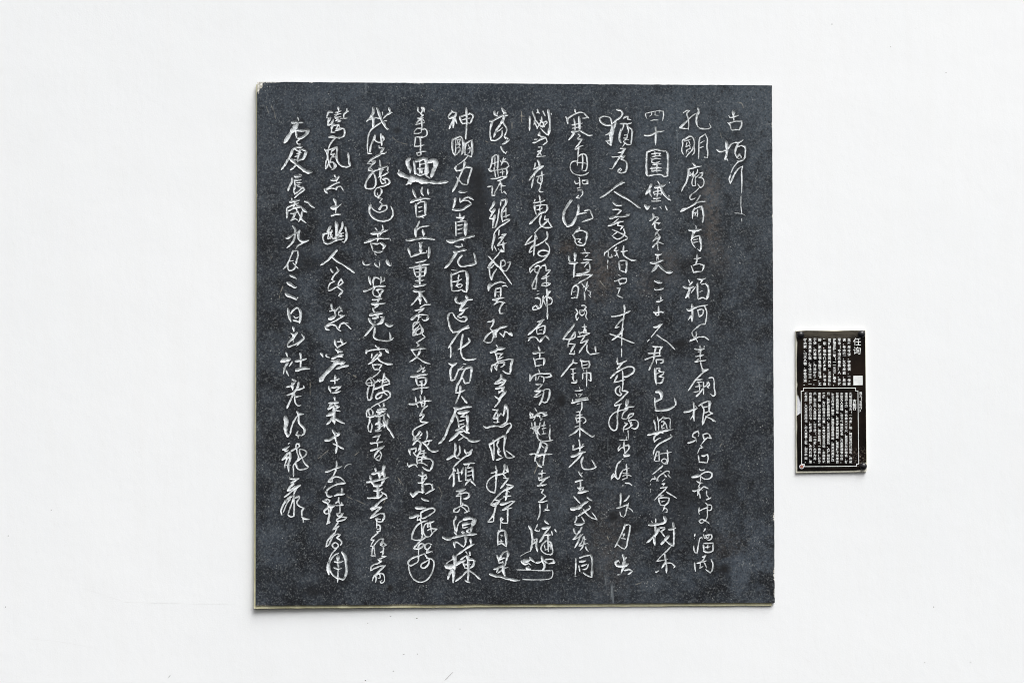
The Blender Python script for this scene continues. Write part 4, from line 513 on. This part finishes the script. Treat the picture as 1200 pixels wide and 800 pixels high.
庚:22 620 365 575 400 590 425 625 430/30 530 490 570 470 640 460/34 530 490 510 550 480 600/28 480 600 440 670 395 730/26 560 490 620 520/30 620 490 600 560 590 600 590 640/28 640 490 690 510/30 690 515 670 570 650 600 570 615/24 560 575 620 550/24 545 610 600 610/20 580 540 640 530/38 500 600 560 650 620 700 690 755/38 690 755 760 755/26 560 680 540 705 505 730
@290 200
辰:40 560 65 600 65 630 62/22 630 50 600 40/28 525 85 520 130 490 190 475 240/30 550 110 630 105/24 550 115 560 180 560 210/20 580 140 640 140/18 570 170 620 160/26 560 180 545 230 555 280/26 555 270 610 230 650 190 670 220/24 670 220 630 250 580 290 550 320/22 590 180 650 200
歲:26 520 325 520 350/34 500 365 550 355 610 345/26 560 360 550 400 530 440/28 470 430 530 400 600 375/30 580 400 620 420 540 430/28 460 440 465 500 460 560/24 480 470 540 440 600 430/26 570 440 600 500 640 570 685 610/30 510 500 560 490 590 470/28 560 490 540 540 510 580/28 510 580 560 560 590 580/28 640 480 630 540 600 600/34 640 430 665 465 695 485/26 670 360 710 370 750 410 785 435
九:28 530 645 560 690 560 740 540 820 500 870 460 905
@290 276
九:28 455 30 470 30 530 -10 600 -50/28 610 -60 595 0 610 50 650 70 720 55/22 690 60 640 90 590 120 565 160
月:24 535 175 510 240 480 310 450 360 420 390/24 540 180 590 175/24 590 180 595 220 580 280 565 340/20 500 300 540 292/24 475 340 475 380 490 405 540 395 565 355/20 535 320 570 360 595 385
三:30 500 465 540 480 575 505/34 470 550 510 575 560 605 575 600/38 450 680 480 700 530 720 575 745/26 590 725 575 745
@290 344
日:34 475 175 485 240 495 290 510 325/26 510 230 540 190 580 165 610 180/34 610 185 625 230 620 290 610 345/24 545 265 570 285 600 270/26 540 310 570 315 605 335
書:32 535 390 545 440/24 510 465 540 480 530 520 540 570/32 585 450 560 480 540 520/28 550 510 510 540 470 590/28 470 590 480 620 520 605 560 590 620 555 665 520/28 665 520 650 490 635 475/18 665 530 620 570 575 610
杜:28 455 690 470 740/50 410 785 450 775 500 760/28 385 795 400 805/30 475 800 440 860 420 935/26 455 900 485 965/26 525 795 490 850/28 620 700 625 760 620 880/30 560 790 620 780 690 760/34 570 900 620 880 680 870 728 876/20 570 880 580 910
@290 416
老:30 530 280 570 300/30 465 370 510 355 560 310/30 525 320 530 410/24 465 468 520 445 570 410 620 395 665 380/26 665 380 655 355/28 600 315 590 370 550 430 520 490 460 625/24 555 460 555 520 570 570 600 590 625 585/22 560 490 600 480 630 478
詩:44 445 725 455 780 445 850 450 900/32 440 880 470 945 500 920/24 500 920 515 850 540 780 570 730 590 700/30 585 660 600 700 600 760 610 800/30 600 685 660 690/28 600 790 640 830 670 870 665 910 630 945/36 575 930 620 935/26 590 890 570 930/24 595 940 595 975
@290 492
龍:24 480 275 500 265/32 415 345 450 330 490 305/26 440 365 480 350/30 410 465 440 430 480 380 500 365/24 450 450 470 430 450 490 440 530/30 500 370 500 450 480 520 485 605/26 435 520 440 560/24 440 525 505 525/20 460 450 495 440/22 505 365 540 345 590 320 615 305/26 610 300 600 275 580 275 570 300 580 350 585 400/22 590 400 600 440 560 500 540 530 540 600 540 660/26 545 515 570 510/24 570 500 575 540 600 575 640 575 700 560 720 545/26 715 545 670 500 645 450/22 645 450 610 370 610 340 650 345 690 370 680 410 620 450 570 490
@290 550
巖:28 495 90 505 110/26 500 105 550 105 605 97/26 600 100 550 130 505 155/28 540 150 500 200 465 245/22 500 200 550 170/22 470 250 520 225 560 190/26 620 180 580 200 520 250 430 325/24 600 190 560 240 540 300/26 530 305 470 340 420 410 395 480 405 530/24 505 330 460 400 420 500/26 545 300 548 400 545 545/24 540 330 510 420 475 520/24 475 525 500 545 545 545/26 560 330 600 305 610 320 580 380 585 405/26 585 405 625 435 665 445/26 660 445 640 480 640 550/28 640 555 680 575 725 580/24 650 570 655 620
@290 276
n:14 415 595 380 680/10 380 700 372 735/16 270 235 280 270
@550 120
n:12 612 110 610 230/8 590 160 650 165/12 500 240 500 310/12 190 455 220 470/12 265 490 305 490
@550 500
n:14 840 350 760 550/10 955 130 960 170
@460 568
n:10 540 20 580 95/8 580 110 555 165
@360 416
n:16 480 205 510 220/16 540 235 580 260/12 35 320 35 470
@360 568
n:14 460 130 530 165/10 560 170 700 235/12 920 150 895 215
@360 492
n:10 1060 670 1130 770/14 560 410 610 370/10 130 450 250 350
@645 272
n:14 580 570 655 665/10 70 740 110 775
@645 630
n:14 1000 545 1070 520
@735 500
n:14 1110 190 1085 240/12 1000 390 1020 385
@460 120
n:8 0 410 60 460 180 495/8 450 80 500 110
@800 120
n:14 640 -5 690 10 712 70/12 440 360 455 410
@645 576
n:12 665 520 685 565
@550 196
n:14 500 140 540 100/10 625 150 628 175
@300 100
n:10 115 250 150 340/10 180 250 215 320 225 390
"""
def parse():
    out, ox, oy = [], 0, 0
    for l in STROKES.strip().split('\n'):
        l = l.strip()
        if not l: continue
        if l[0] == '@': ox, oy = (float(v) for v in l[1:].split()); continue
        nm, rest = l.split(':'); sts = []
        for s in rest.split('/'):
            v = [float(a) for a in s.split()]; wd = 24.0
            if len(v) % 2: wd = v[0]; v = v[1:]
            pts = np.array(v).reshape(-1, 2)/10 + (ox, oy); sts.append(((23+(wd-24)*(1.45 if wd > 24 else 0.9))/10, pts))
        if nm == 'n':
            for q in sts: out.append(['n', [q]])
            continue
        c = np.mean(np.vstack([p for _, p in sts]), 0)
        for o in out:
            if o[0] == nm and np.hypot(*(np.mean(np.vstack([p for _, p in o[1]]), 0)-c)) < 34: o[1] += sts; break
        else: out.append([nm, sts])
    return out
def spline(p):
    """Catmull-Rom through the points, sharp where the brush turned sharply"""
    if len(p) < 3:
        n = max(2, int(np.hypot(*(p[-1]-p[0]))/.3)); t = np.linspace(0, 1, n)[:, None]; return p[0]*(1-t)+p[-1]*t
    segs = []; n = len(p)
    tan = np.zeros_like(p)
    for i in range(n):
        if i == 0: tan[i] = 0
        elif i == n-1: tan[i] = 0
        else: tan[i] = (p[i+1]-p[i-1])/2
    for i in range(n-1):
        a, b = p[i], p[i+1]; L = np.hypot(*(b-a)) or 1e-6
        def lim(k, other):
            if k in (0, n-1): return (b-a)*0.9
            u, v = p[k]-p[k-1], p[k+1]-p[k]; lu, lv = np.hypot(*u) or 1, np.hypot(*v) or 1
            if np.dot(u, v)/(lu*lv) < 0.25: return (b-a)*1.0
            d = u/lu+v/lv; return d/(np.hypot(*d) or 1)*L
        ta, tb = lim(i, 0), lim(i+1, 0)
        k = max(2, int(L/.3)); t = np.linspace(0, 1, k, endpoint=(i == n-2))[:, None]
        segs.append((2*t**3-3*t**2+1)*a+(t**3-2*t**2+t)*ta+(-2*t**3+3*t**2)*b+(t**3-t**2)*tb)
    return np.vstack(segs)

G = 0.5                                   # grid step in photograph pixels
X0, Y0, X1, Y1 = 300.0, 96.0, 908.0, 712.0
NX, NY = int((X1-X0)/G)+1, int((Y1-Y0)/G)+1
H = np.zeros((NY, NX), np.float32); ID = np.full((NY, NX), -1, np.int16)
PIG = np.zeros((NY, NX), np.float32); SCUFF = np.zeros((NY, NX), np.float32); CHIP = np.zeros((NY, NX), np.float32)
gx = X0+np.arange(NX)*G; gy = Y0+np.arange(NY)*G
CH = parse()
WIDTH_GAIN, SLOPE, MAXD = 0.89, 1.7, 1.9
def stamp(pts, hws, cid, slope, maxd, scuff):
    for (x, y), hw in zip(pts, hws):
        r = hw+0.6
        i0, i1 = max(0, int((x-r-X0)/G)), min(NX, int((x+r-X0)/G)+2); j0, j1 = max(0, int((y-r-Y0)/G)), min(NY, int((y+r-Y0)/G)+2)
        if i0 >= i1 or j0 >= j1: continue
        d = np.hypot(gx[None, i0:i1]-x, gy[j0:j1, None]-y)
        h = np.minimum((hw-d)*slope, maxd); s = np.s_[j0:j1, i0:i1]
        if scuff:
            SCUFF[s] = np.maximum(SCUFF[s], np.clip((hw-d)/.5+.5, 0, 1)); h = h*0.25
        else: PIG[s] = np.maximum(PIG[s], np.clip((hw-d)/.5+.6, 0, 1))
        m = h > H[s]; H[s] = np.where(m, h, H[s]); ID[s] = np.where(m & (h > 0), cid, ID[s])
for cid, (nm, sts) in enumerate(CH):
    for wd, p in sts:
        c = spline(p); n = len(c); L = n*.3
        t = np.linspace(0, 1, n)
        e0 = np.clip(t*L/2.2, 0, 1); e1 = np.clip((1-t)*L/(3.2), 0, 1)
        tap = (0.70+0.30*e0)*(0.45+0.55*e1)
        k = rng.uniform(-1, 1, max(3, int(L/3)+2)); wob = 1+0.22*np.interp(t, np.linspace(0, 1, len(k)), k)
        ph = 1+0.12*np.sin(t*math.pi*rng.uniform(.8, 2.2)+rng.uniform(0, 3))
        hw = wd*0.5*WIDTH_GAIN*tap*wob*ph
        jit = rng.normal(0, .08, (n, 2)); jit = (jit+np.roll(jit, 1, 0)+np.roll(jit, 2, 0))/2
        if nm == 'n': stamp(c, hw*0.8, cid, 0.5, 0.3, True)
        else: stamp(c+jit, hw, cid, 0.7 if wd < 2.3 else (1.0 if wd < 2.9 else 1.5), MAXD, False)
# chisel roughness inside the grooves
H = np.where(H > 0, np.maximum(H*(1+rng.normal(0, .06, H.shape)), 0.0), 0).astype(np.float32)
# rim chips and the knocked-off upper left corner
GX, GY = np.meshgrid(gx, gy)
# soft dark halo round the carving
HALO = (PIG > .5).astype(np.float32)
for ax in (0, 1):
    for _ in range(2):
        cs = np.cumsum(np.pad(HALO, [(7, 6) if a == ax else (0, 0) for a in (0, 1)]), axis=ax)
        nn = HALO.shape[ax]; HALO = (np.take(cs, np.arange(12, 12+nn), ax)-np.concatenate([np.zeros_like(np.take(cs, [0], ax)), np.take(cs, np.arange(0, nn-1), ax)], ax))/13
HALO = np.clip(HALO*2.6, 0, 1)
def lowfreq(n, k): return np.interp(np.arange(n), np.linspace(0, n-1, k), rng.uniform(0, 1, k))
cor = ((GX-300)/10.0+(GY-96)/15.0) + 0.09*np.sin(GX*1.7)+0.08*np.sin(GY*1.3+GX)
cm = cor < 1.0
H = np.where(cm, np.maximum(H, (1-cor)*2.0), H); CHIP = np.where(cm, np.clip((1-cor)/.08, 0, 1), CHIP)
def edge_chip(side, a, b, depth, amt=1.0):
    global H, CHIP
    along = GX if side in 'tb' else GY
    dist = {'t': GY-Y0, 'b': Y1-GY, 'l': GX-X0, 'r': X1-GX}[side]
    u = (along-a)/(b-a); prof = depth*np.clip(4*u*(1-u), 0, 1)**.5*(0.6+0.4*np.sin(along*2.1)*np.sin(along*.83+1))
    m = (u > 0) & (u < 1) & (dist < prof)
    H = np.where(m, np.maximum(H, (prof-dist)*1.0), H); CHIP = np.where(m, np.maximum(CHIP, amt), CHIP)
for a in (('b', 455, 494, 2.0), ('b', 300, 316, 1.4), ('b', 396, 410, 1.3, .7), ('b', 540, 575, 1.1, .7), ('b', 345, 352, 1.2, .6), ('b', 640, 652, 1.0, .5), ('t', 362, 367, 1.2, .8), ('t', 302, 330, 1.6, .5), ('t', 480, 500, 1.2, .4), ('t', 700, 712, 1.0, .3), ('r', 600, 610, 2.2, .9), ('r', 664, 680, 2.0, .9), ('r', 690, 705, 1.8, .4), ('r', 250, 256, 1.2, .7), ('r', 143, 150, 1.3, .6), ('l', 225, 232, 1.2, .5), ('l', 470, 476, 1.0, .5)): edge_chip(*a)

T_FRONT = -0.0075
def warp(x, y):
    """square up the grid to the slab's true, slightly crooked outline"""
    fy = (y-96)/616; fx = (x-300)/608
    L = 301.3-1.7*fy; Rr = 904.6+3.3*fy; T = 96+4.2*fx; B = 709.1-3.4*fx
    wl = np.clip(1-(x-300)/26, 0, 1); wr = np.clip(1-(908-x)/26, 0, 1); wt = np.clip(1-(y-96)/26, 0, 1); wb = np.clip(1-(712-y)/26, 0, 1)
    nx = x+(L-300)*wl+(Rr-908)*wr; ny = y+(T-96)*wt+(B-712)*wb
    return nx, ny
WX, WY = warp(GX, GY)
k = PX*(DIST+T_FRONT)/DIST
ragged = lambda n, s: np.interp(np.arange(n), np.arange(0, n+s, s), rng.uniform(-1, 1, len(np.arange(0, n+s, s))))
WY[0] += .15*ragged(NX, 7); WY[-1] += .15*ragged(NX, 6); WX[:, 0] += .12*ragged(NY, 8); WX[:, -1] += .14*ragged(NY, 8)
VX = (WX-600)*k; VZ = ZC-(WY-400)*k; VY = T_FRONT+H*PX
tablet = bpy.data.objects.new('stone_tablet', None); scn.collection.objects.link(tablet)
tablet.location = (0.0, 0.0, ZC-312*PX)
TL = Vector(tablet.location)
tag(tablet, label='large square dark slate tablet carved with twelve columns of white cursive characters', category='stone tablet')
def grid_mesh(name, faces):
    """faces: (n,4) flat grid indices"""
    u, inv = np.unique(faces, return_inverse=True); inv = inv.reshape(faces.shape)
    me = bpy.data.meshes.new(name); me.vertices.add(len(u))
    co = np.stack([VX.ravel()[u]-TL.x, VY.ravel()[u]-TL.y, VZ.ravel()[u]-TL.z], 1).astype(np.float32); me.vertices.foreach_set('co', co.ravel())
    me.loops.add(faces.size); me.loops.foreach_set('vertex_index', inv.ravel().astype(np.int32))
    me.polygons.add(len(faces)); me.polygons.foreach_set('loop_start', np.arange(0, faces.size, 4, dtype=np.int32))
    for nm, A in (('pigment', PIG), ('stroke_halo', HALO), ('scuff', SCUFF), ('chip', CHIP)):
        me.attributes.new(nm, 'FLOAT', 'POINT').data.foreach_set('value', A.ravel()[u].astype(np.float32))
    me.update(calc_edges=True); me.materials.append(M_stone); return me
idx = np.arange(NX*NY, dtype=np.int64).reshape(NY, NX)
Q = np.stack([idx[1:, :-1], idx[1:, 1:], idx[:-1, 1:], idx[:-1, :-1]], -1)          # counter-clockwise seen from the camera
act = (H > 0) | (PIG > 0) | (SCUFF > 0) | (CHIP > 0)
qa = act[1:, :-1] | act[1:, 1:] | act[:-1, 1:] | act[:-1, :-1]
qid = np.maximum.reduce([ID[1:, :-1], ID[1:, 1:], ID[:-1, 1:], ID[:-1, :-1]])
B = 4
used = np.zeros(qa.shape, bool)
nby, nbx = qa.shape[0]//B, qa.shape[1]//B
blk = qa[:nby*B, :nbx*B].reshape(nby, B, nbx, B).any((1, 3))
blk[0, :] = blk[-1, :] = True; blk[:, 0] = blk[:, -1] = True                     # keep the rim fine
fine = np.repeat(np.repeat(blk, B, 0), B, 1); ff = np.ones(qa.shape, bool); ff[:nby*B, :nbx*B] = fine
rest = Q[ff & (qid < 0)]
jj, ii = np.nonzero(~blk)
coarse = np.stack([idx[(jj+1)*B, ii*B], idx[(jj+1)*B, (ii+1)*B], idx[jj*B, (ii+1)*B], idx[jj*B, ii*B]], -1)
face = link('slab_face', grid_mesh('slab_face', np.vstack([rest, coarse])), None, tablet)
for cid, (nm, sts) in enumerate(CH):
    f = Q[(qid == cid) & ff]
    if len(f) == 0: continue
    if nm == 'n': link('scratch', grid_mesh('scratch', f), None, tablet)
    else: link('carved_character', grid_mesh('carved_character', f), None, tablet)
# slab body: skirt from the ragged rim back to the mortar
ring = [idx[0, i] for i in range(NX)]+[idx[j, NX-1] for j in range(1, NY)]+[idx[NY-1, i] for i in range(NX-2, -1, -1)]+[idx[j, 0] for j in range(NY-2, 0, -1)]
ring = np.array(ring); n = len(ring)
co = np.stack([VX.ravel()[ring], VY.ravel()[ring], VZ.ravel()[ring]], 1)-np.array(TL)
vs = [tuple(v) for v in co]+[(v[0], 0.006-TL.y, v[2]) for v in co]
fs = [(i, (i+1) % n, n+(i+1) % n, n+i) for i in range(n)]+[tuple(range(2*n-1, n-1, -1))]
body = link('slab_body', poly_mesh('slab_body', vs, fs), simple('slate_side', (0.05, 0.055, 0.06), (0.12, 0.12, 0.115), 80, .8, .4), tablet)
# mortar bed that squeezes out along the left and lower edges
def bed():
    o = []
    for i in range(61):
        y = 99+(713-99)*i/60; t = i/60; o.append((301.3-1.7*t-(0.9+1.2*t)+random.uniform(-.2, .2), y))
    for i in range(1, 61):
        x = 298.2+(904.5-298.2)*i/60; t = i/60; o.append((x, 709.1+3.6-3.4*t+random.uniform(-.2, .2)))
    o += [(904, 704), (900, 640), (890, 110), (320, 104)]
    prism('mortar_bed', o, -0.0038, 0.007, M_mortar, None, 0.0004)
    b = bpy.context.scene.objects['mortar_bed']; b.parent = tablet; b.matrix_parent_inverse = tablet.matrix_world.inverted()
    me = b.data
    for v in me.vertices: v.co -= TL
bed()

# ---------------------------------------------------------------- the small caption plaque
plaque = bpy.data.objects.new('plaque', None); scn.collection.objects.link(plaque); PL = Vector(P(974.5, 552, 0)); plaque.location = PL
tag(plaque, label='small black printed caption plaque screwed to the wall right of the tablet', category='plaque')
def adopt(o, L=PL, par=plaque):
    for v in o.data.vertices: v.co -= L
    o.parent = par; return o
YW = 0.0018    # wall surface there
YB, YF = -0.0045, -0.0062
adopt(prism('backing_board', [(932.3, 387.2), (1014.3, 386.8), (1015.9, 550.0), (1015.3, 552.8), (932.8, 554.2), (932.6, 470)], YB, 0.004, M_foam, None, 0.0005))
left = [(934.6, 551.5), (934.3, 530), (933.9, 512), (934.5, 500), (933.9, 487), (937.2, 484.5), (939.0, 483.5), (939.2, 472), (937.8, 470), (935.9, 463.5), (934.6, 462), (933.9, 455), (934.9, 450.5), (934.1, 446), (933.9, 420), (934.6, 401), (933.4, 396), (933.0, 388)]
top = [(945, 387.2), (962, 387.4), (980, 388.0), (988, 387.4), (1000, 387.1), (1013.6, 387.4), (1013.9, 395)]
right = [(1014.4, 440), (1015.0, 500), (1015.4, 541.2), (1013.5, 541.5), (1009.5, 541.2), (1008, 544), (1008.5, 548.5), (1010.5, 550.0), (1000, 550.7), (970, 551.2), (950, 551.4)]
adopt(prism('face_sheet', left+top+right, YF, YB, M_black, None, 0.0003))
adopt(prism('glue_patch', [(934.4, 464), (936.2, 464.2), (938.6, 470.5), (939.6, 472), (939.5, 483), (937, 485.8), (934.3, 486.6)], YB-0.0005, YB+0.0005, M_glue, None, 0.0002))
YT = YF-0.0004
def strip(name, pts, wpx, y=YT, mat=M_print):
    vs, fs = [], []
    for (x0, y0), (x1, y1) in zip(pts, pts[1:]):
        L = math.hypot(x1-x0, y1-y0); tx, ty = (x1-x0)/L*wpx/2, (y1-y0)/L*wpx/2; nx_, ny_ = -ty, tx
        n = len(vs); vs += [P(x0-tx+nx_, y0-ty+ny_, y), P(x1+tx+nx_, y1+ty+ny_, y), P(x1+tx-nx_, y1+ty-ny_, y), P(x0-tx-nx_, y0-ty-ny_, y)]
        fs.append((n, n+1, n+2, n+3))
    return vs, fs
fr = [(941.6, 454.6), (1002.6, 454.4), (1002.7, 457.8), (1005.4, 457.9), (1006.3, 543.4), (1003.7, 543.5), (1003.8, 546.0), (942.6, 546.4), (942.5, 543.7), (939.5, 543.6), (938.9, 458.0), (941.6, 457.9), (941.6, 454.6)]
vs, fs = [], []
for i, (a, b) in enumerate(zip(fr, fr[1:])):          # each run butted, tiny depth steps keep corners from sharing a plane
    v, f = strip('', [a, b], 0.75, YT-(i % 2)*0.00006); n = len(vs); vs += v; fs += [tuple(q+n for q in f[0])]
adopt(link('frame_line', poly_mesh('frame_line', vs, fs), M_print))
adopt(prism('blank_label', [(1000.0, 440.2), (1010.9, 440.0), (1011.0, 451.0), (1000.1, 451.2)], YT-0.0001, YF+0.0003, M_print))

def text_col(s, px, py, size, pitch, bold=0.03, y=YT, name='text_column', xs=1.0):
    """vertical run of printed characters, turned into one flat mesh"""
    cu = bpy.data.curves.new(name, 'FONT'); cu.body = '\n'.join(s); cu.size = size*PX; cu.space_line = pitch/size*0.0+pitch/size
    cu.align_x = 'CENTER'; cu.offset = bold*size*PX; cu.resolution_u = 1
    t = bpy.data.objects.new(name, cu); scn.collection.objects.link(t)
    bpy.context.view_layer.update(); dg = bpy.context.evaluated_depsgraph_get()
    me = bpy.data.meshes.new_from_object(t.evaluated_get(dg)); bpy.data.objects.remove(t); bpy.data.curves.remove(cu)
    if not len(me.vertices): return None
    top = max(v.co.y for v in me.vertices); cx = 0
    o = P(px, py, y)
    for v in me.vertices: v.co = Vector((o[0]+v.co.x*xs, y, o[2]+(v.co.y-top)))
    me.name = name; me.materials.clear()
    # keep each triangle once, front towards the camera
    ob = link(name, me, M_print); adopt(ob); return ob
BIO = '生卒年不详，字君谟，一作君|谟，号南麓，又号龙岩，易州|军市（今河北易县）人。金代|海陵正隆二年（一一五七）进士，|曾任益都都司判官，北京盐使|等职。晚年优游乡里，诗书自|娱，家藏法书名画数百轴。工|于诗，尤善书，为当时第一。|其书真草俱佳，不让二王，一|时大家，山水人物，亦有可观。'.split('|')
def run_col(s, px, y0, y1, size, bold=0.035):
    pitch = (y1-y0)/len(s); text_col(s, px, y0, size, pitch, bold)
for i, s in enumerate(BIO): run_col(s, 995.0-i*5.72, 396.2, 452.0, 3.75, 0.026)
text_col('任询', 1004.5, 395.8, 9.6, 10.4, 0.004, name='title_characters')
text_col('古柏行', 1001.4, 467.6, 4.4, 4.3, 0.02)
text_col('释文《古柏行》', 1008.7, 459.0, 3.2, 3.4, 0.02)
BODY = ('孔明庙前有古（一作老）柏，柯如青铜根如石。霜皮溜雨四十围，黛色参天二千尺。君臣已与时际会，树木犹为人爱惜。云来气接巫峡长，月出寒通雪山白。忆昨路绕锦亭东，先主武侯同閟宫。'
 '崔嵬枝干郊原古，窈窕丹青户牖空。落落盘踞虽得地，冥冥孤高多烈风。扶持自是神明力，正直元因造化功。大厦如倾要梁栋，万牛回首丘山重。不露文章世已惊，未辞剪伐谁能送。'
 '苦心岂免容蝼蚁，香叶曾经（一作终）宿鸾凤。志士幽人莫怨嗟，古来才（一作材）大难为用。右庚辰岁九月三日书，杜老诗。龙岩。金代石刻，原石在此，大定年间所书，后人重摹上石，刻于壁间，以存其旧')
per = 23
for i in range(11):
    s = BODY[i*per:(i+1)*per]
    if s: text_col(s, 996.9-i*5.24, 459.6, 3.4, 83.0/per, 0.020)

def lathe(name, px, py, y, prof, mat, seg=24, sq=1.0):
    """round fixing whose axis points out of the wall; prof = (radius px, height m)"""
    c = Vector(P(px, py, y)); bm = bmesh.new(); rings = []
    for r, h in prof:
        if r == 0: rings.append([bm.verts.new(c+Vector((0, -h, 0)))])
        else: rings.append([bm.verts.new(c+Vector((r*PX*math.cos(6.28318*i/seg), -h, r*PX*sq*math.sin(6.28318*i/seg)))) for i in range(seg)])
    for a, b in zip(rings, rings[1:]):
        for i in range(seg):
            j = (i+1) % seg
            if len(b) == 1: bm.faces.new((a[i], a[j], b[0]))
            elif len(a) == 1: bm.faces.new((a[0], b[j], b[i]))
            else: bm.faces.new((a[i], a[j], b[j], b[i]))
    bmesh.ops.recalc_face_normals(bm, faces=bm.faces)
    me = bpy.data.meshes.new(name); bm.to_mesh(me); bm.free()
    for p in me.polygons: p.use_smooth = True
    return adopt(link(name, me, mat))
dome = [(4.3, -0.001), (4.35, 0.0008), (4.0, 0.0022), (3.0, 0.0034), (1.9, 0.0042), (0.8, 0.0046), (0, 0.0047)]
o = lathe('screw_cap', 938.0, 392.3, YF, dome, M_cap)
o['label'] = 'shiny scuffed screw cap'
for x, y in ((1009.6, 391.3), (1011.6, 546.2)): lathe('screw_cap', x, y, YF, dome, M_cap)
lathe('washer', 939.4, 546.6, YF, [(2.9, -0.0004), (2.9, 0.0003), (2.5, 0.0006), (1.9, 0.0006), (1.8, 0.0001), (0, 0.0001)], M_glue, sq=.97)
s = lathe('rusty_screw', 939.4, 546.6, YF, [(1.9, 0.0), (1.9, 0.0006), (1.4, 0.0011), (0.7, 0.0009), (0, 0.0004)], M_rust)
s['label'] = 'bare rusty screw without its cap'
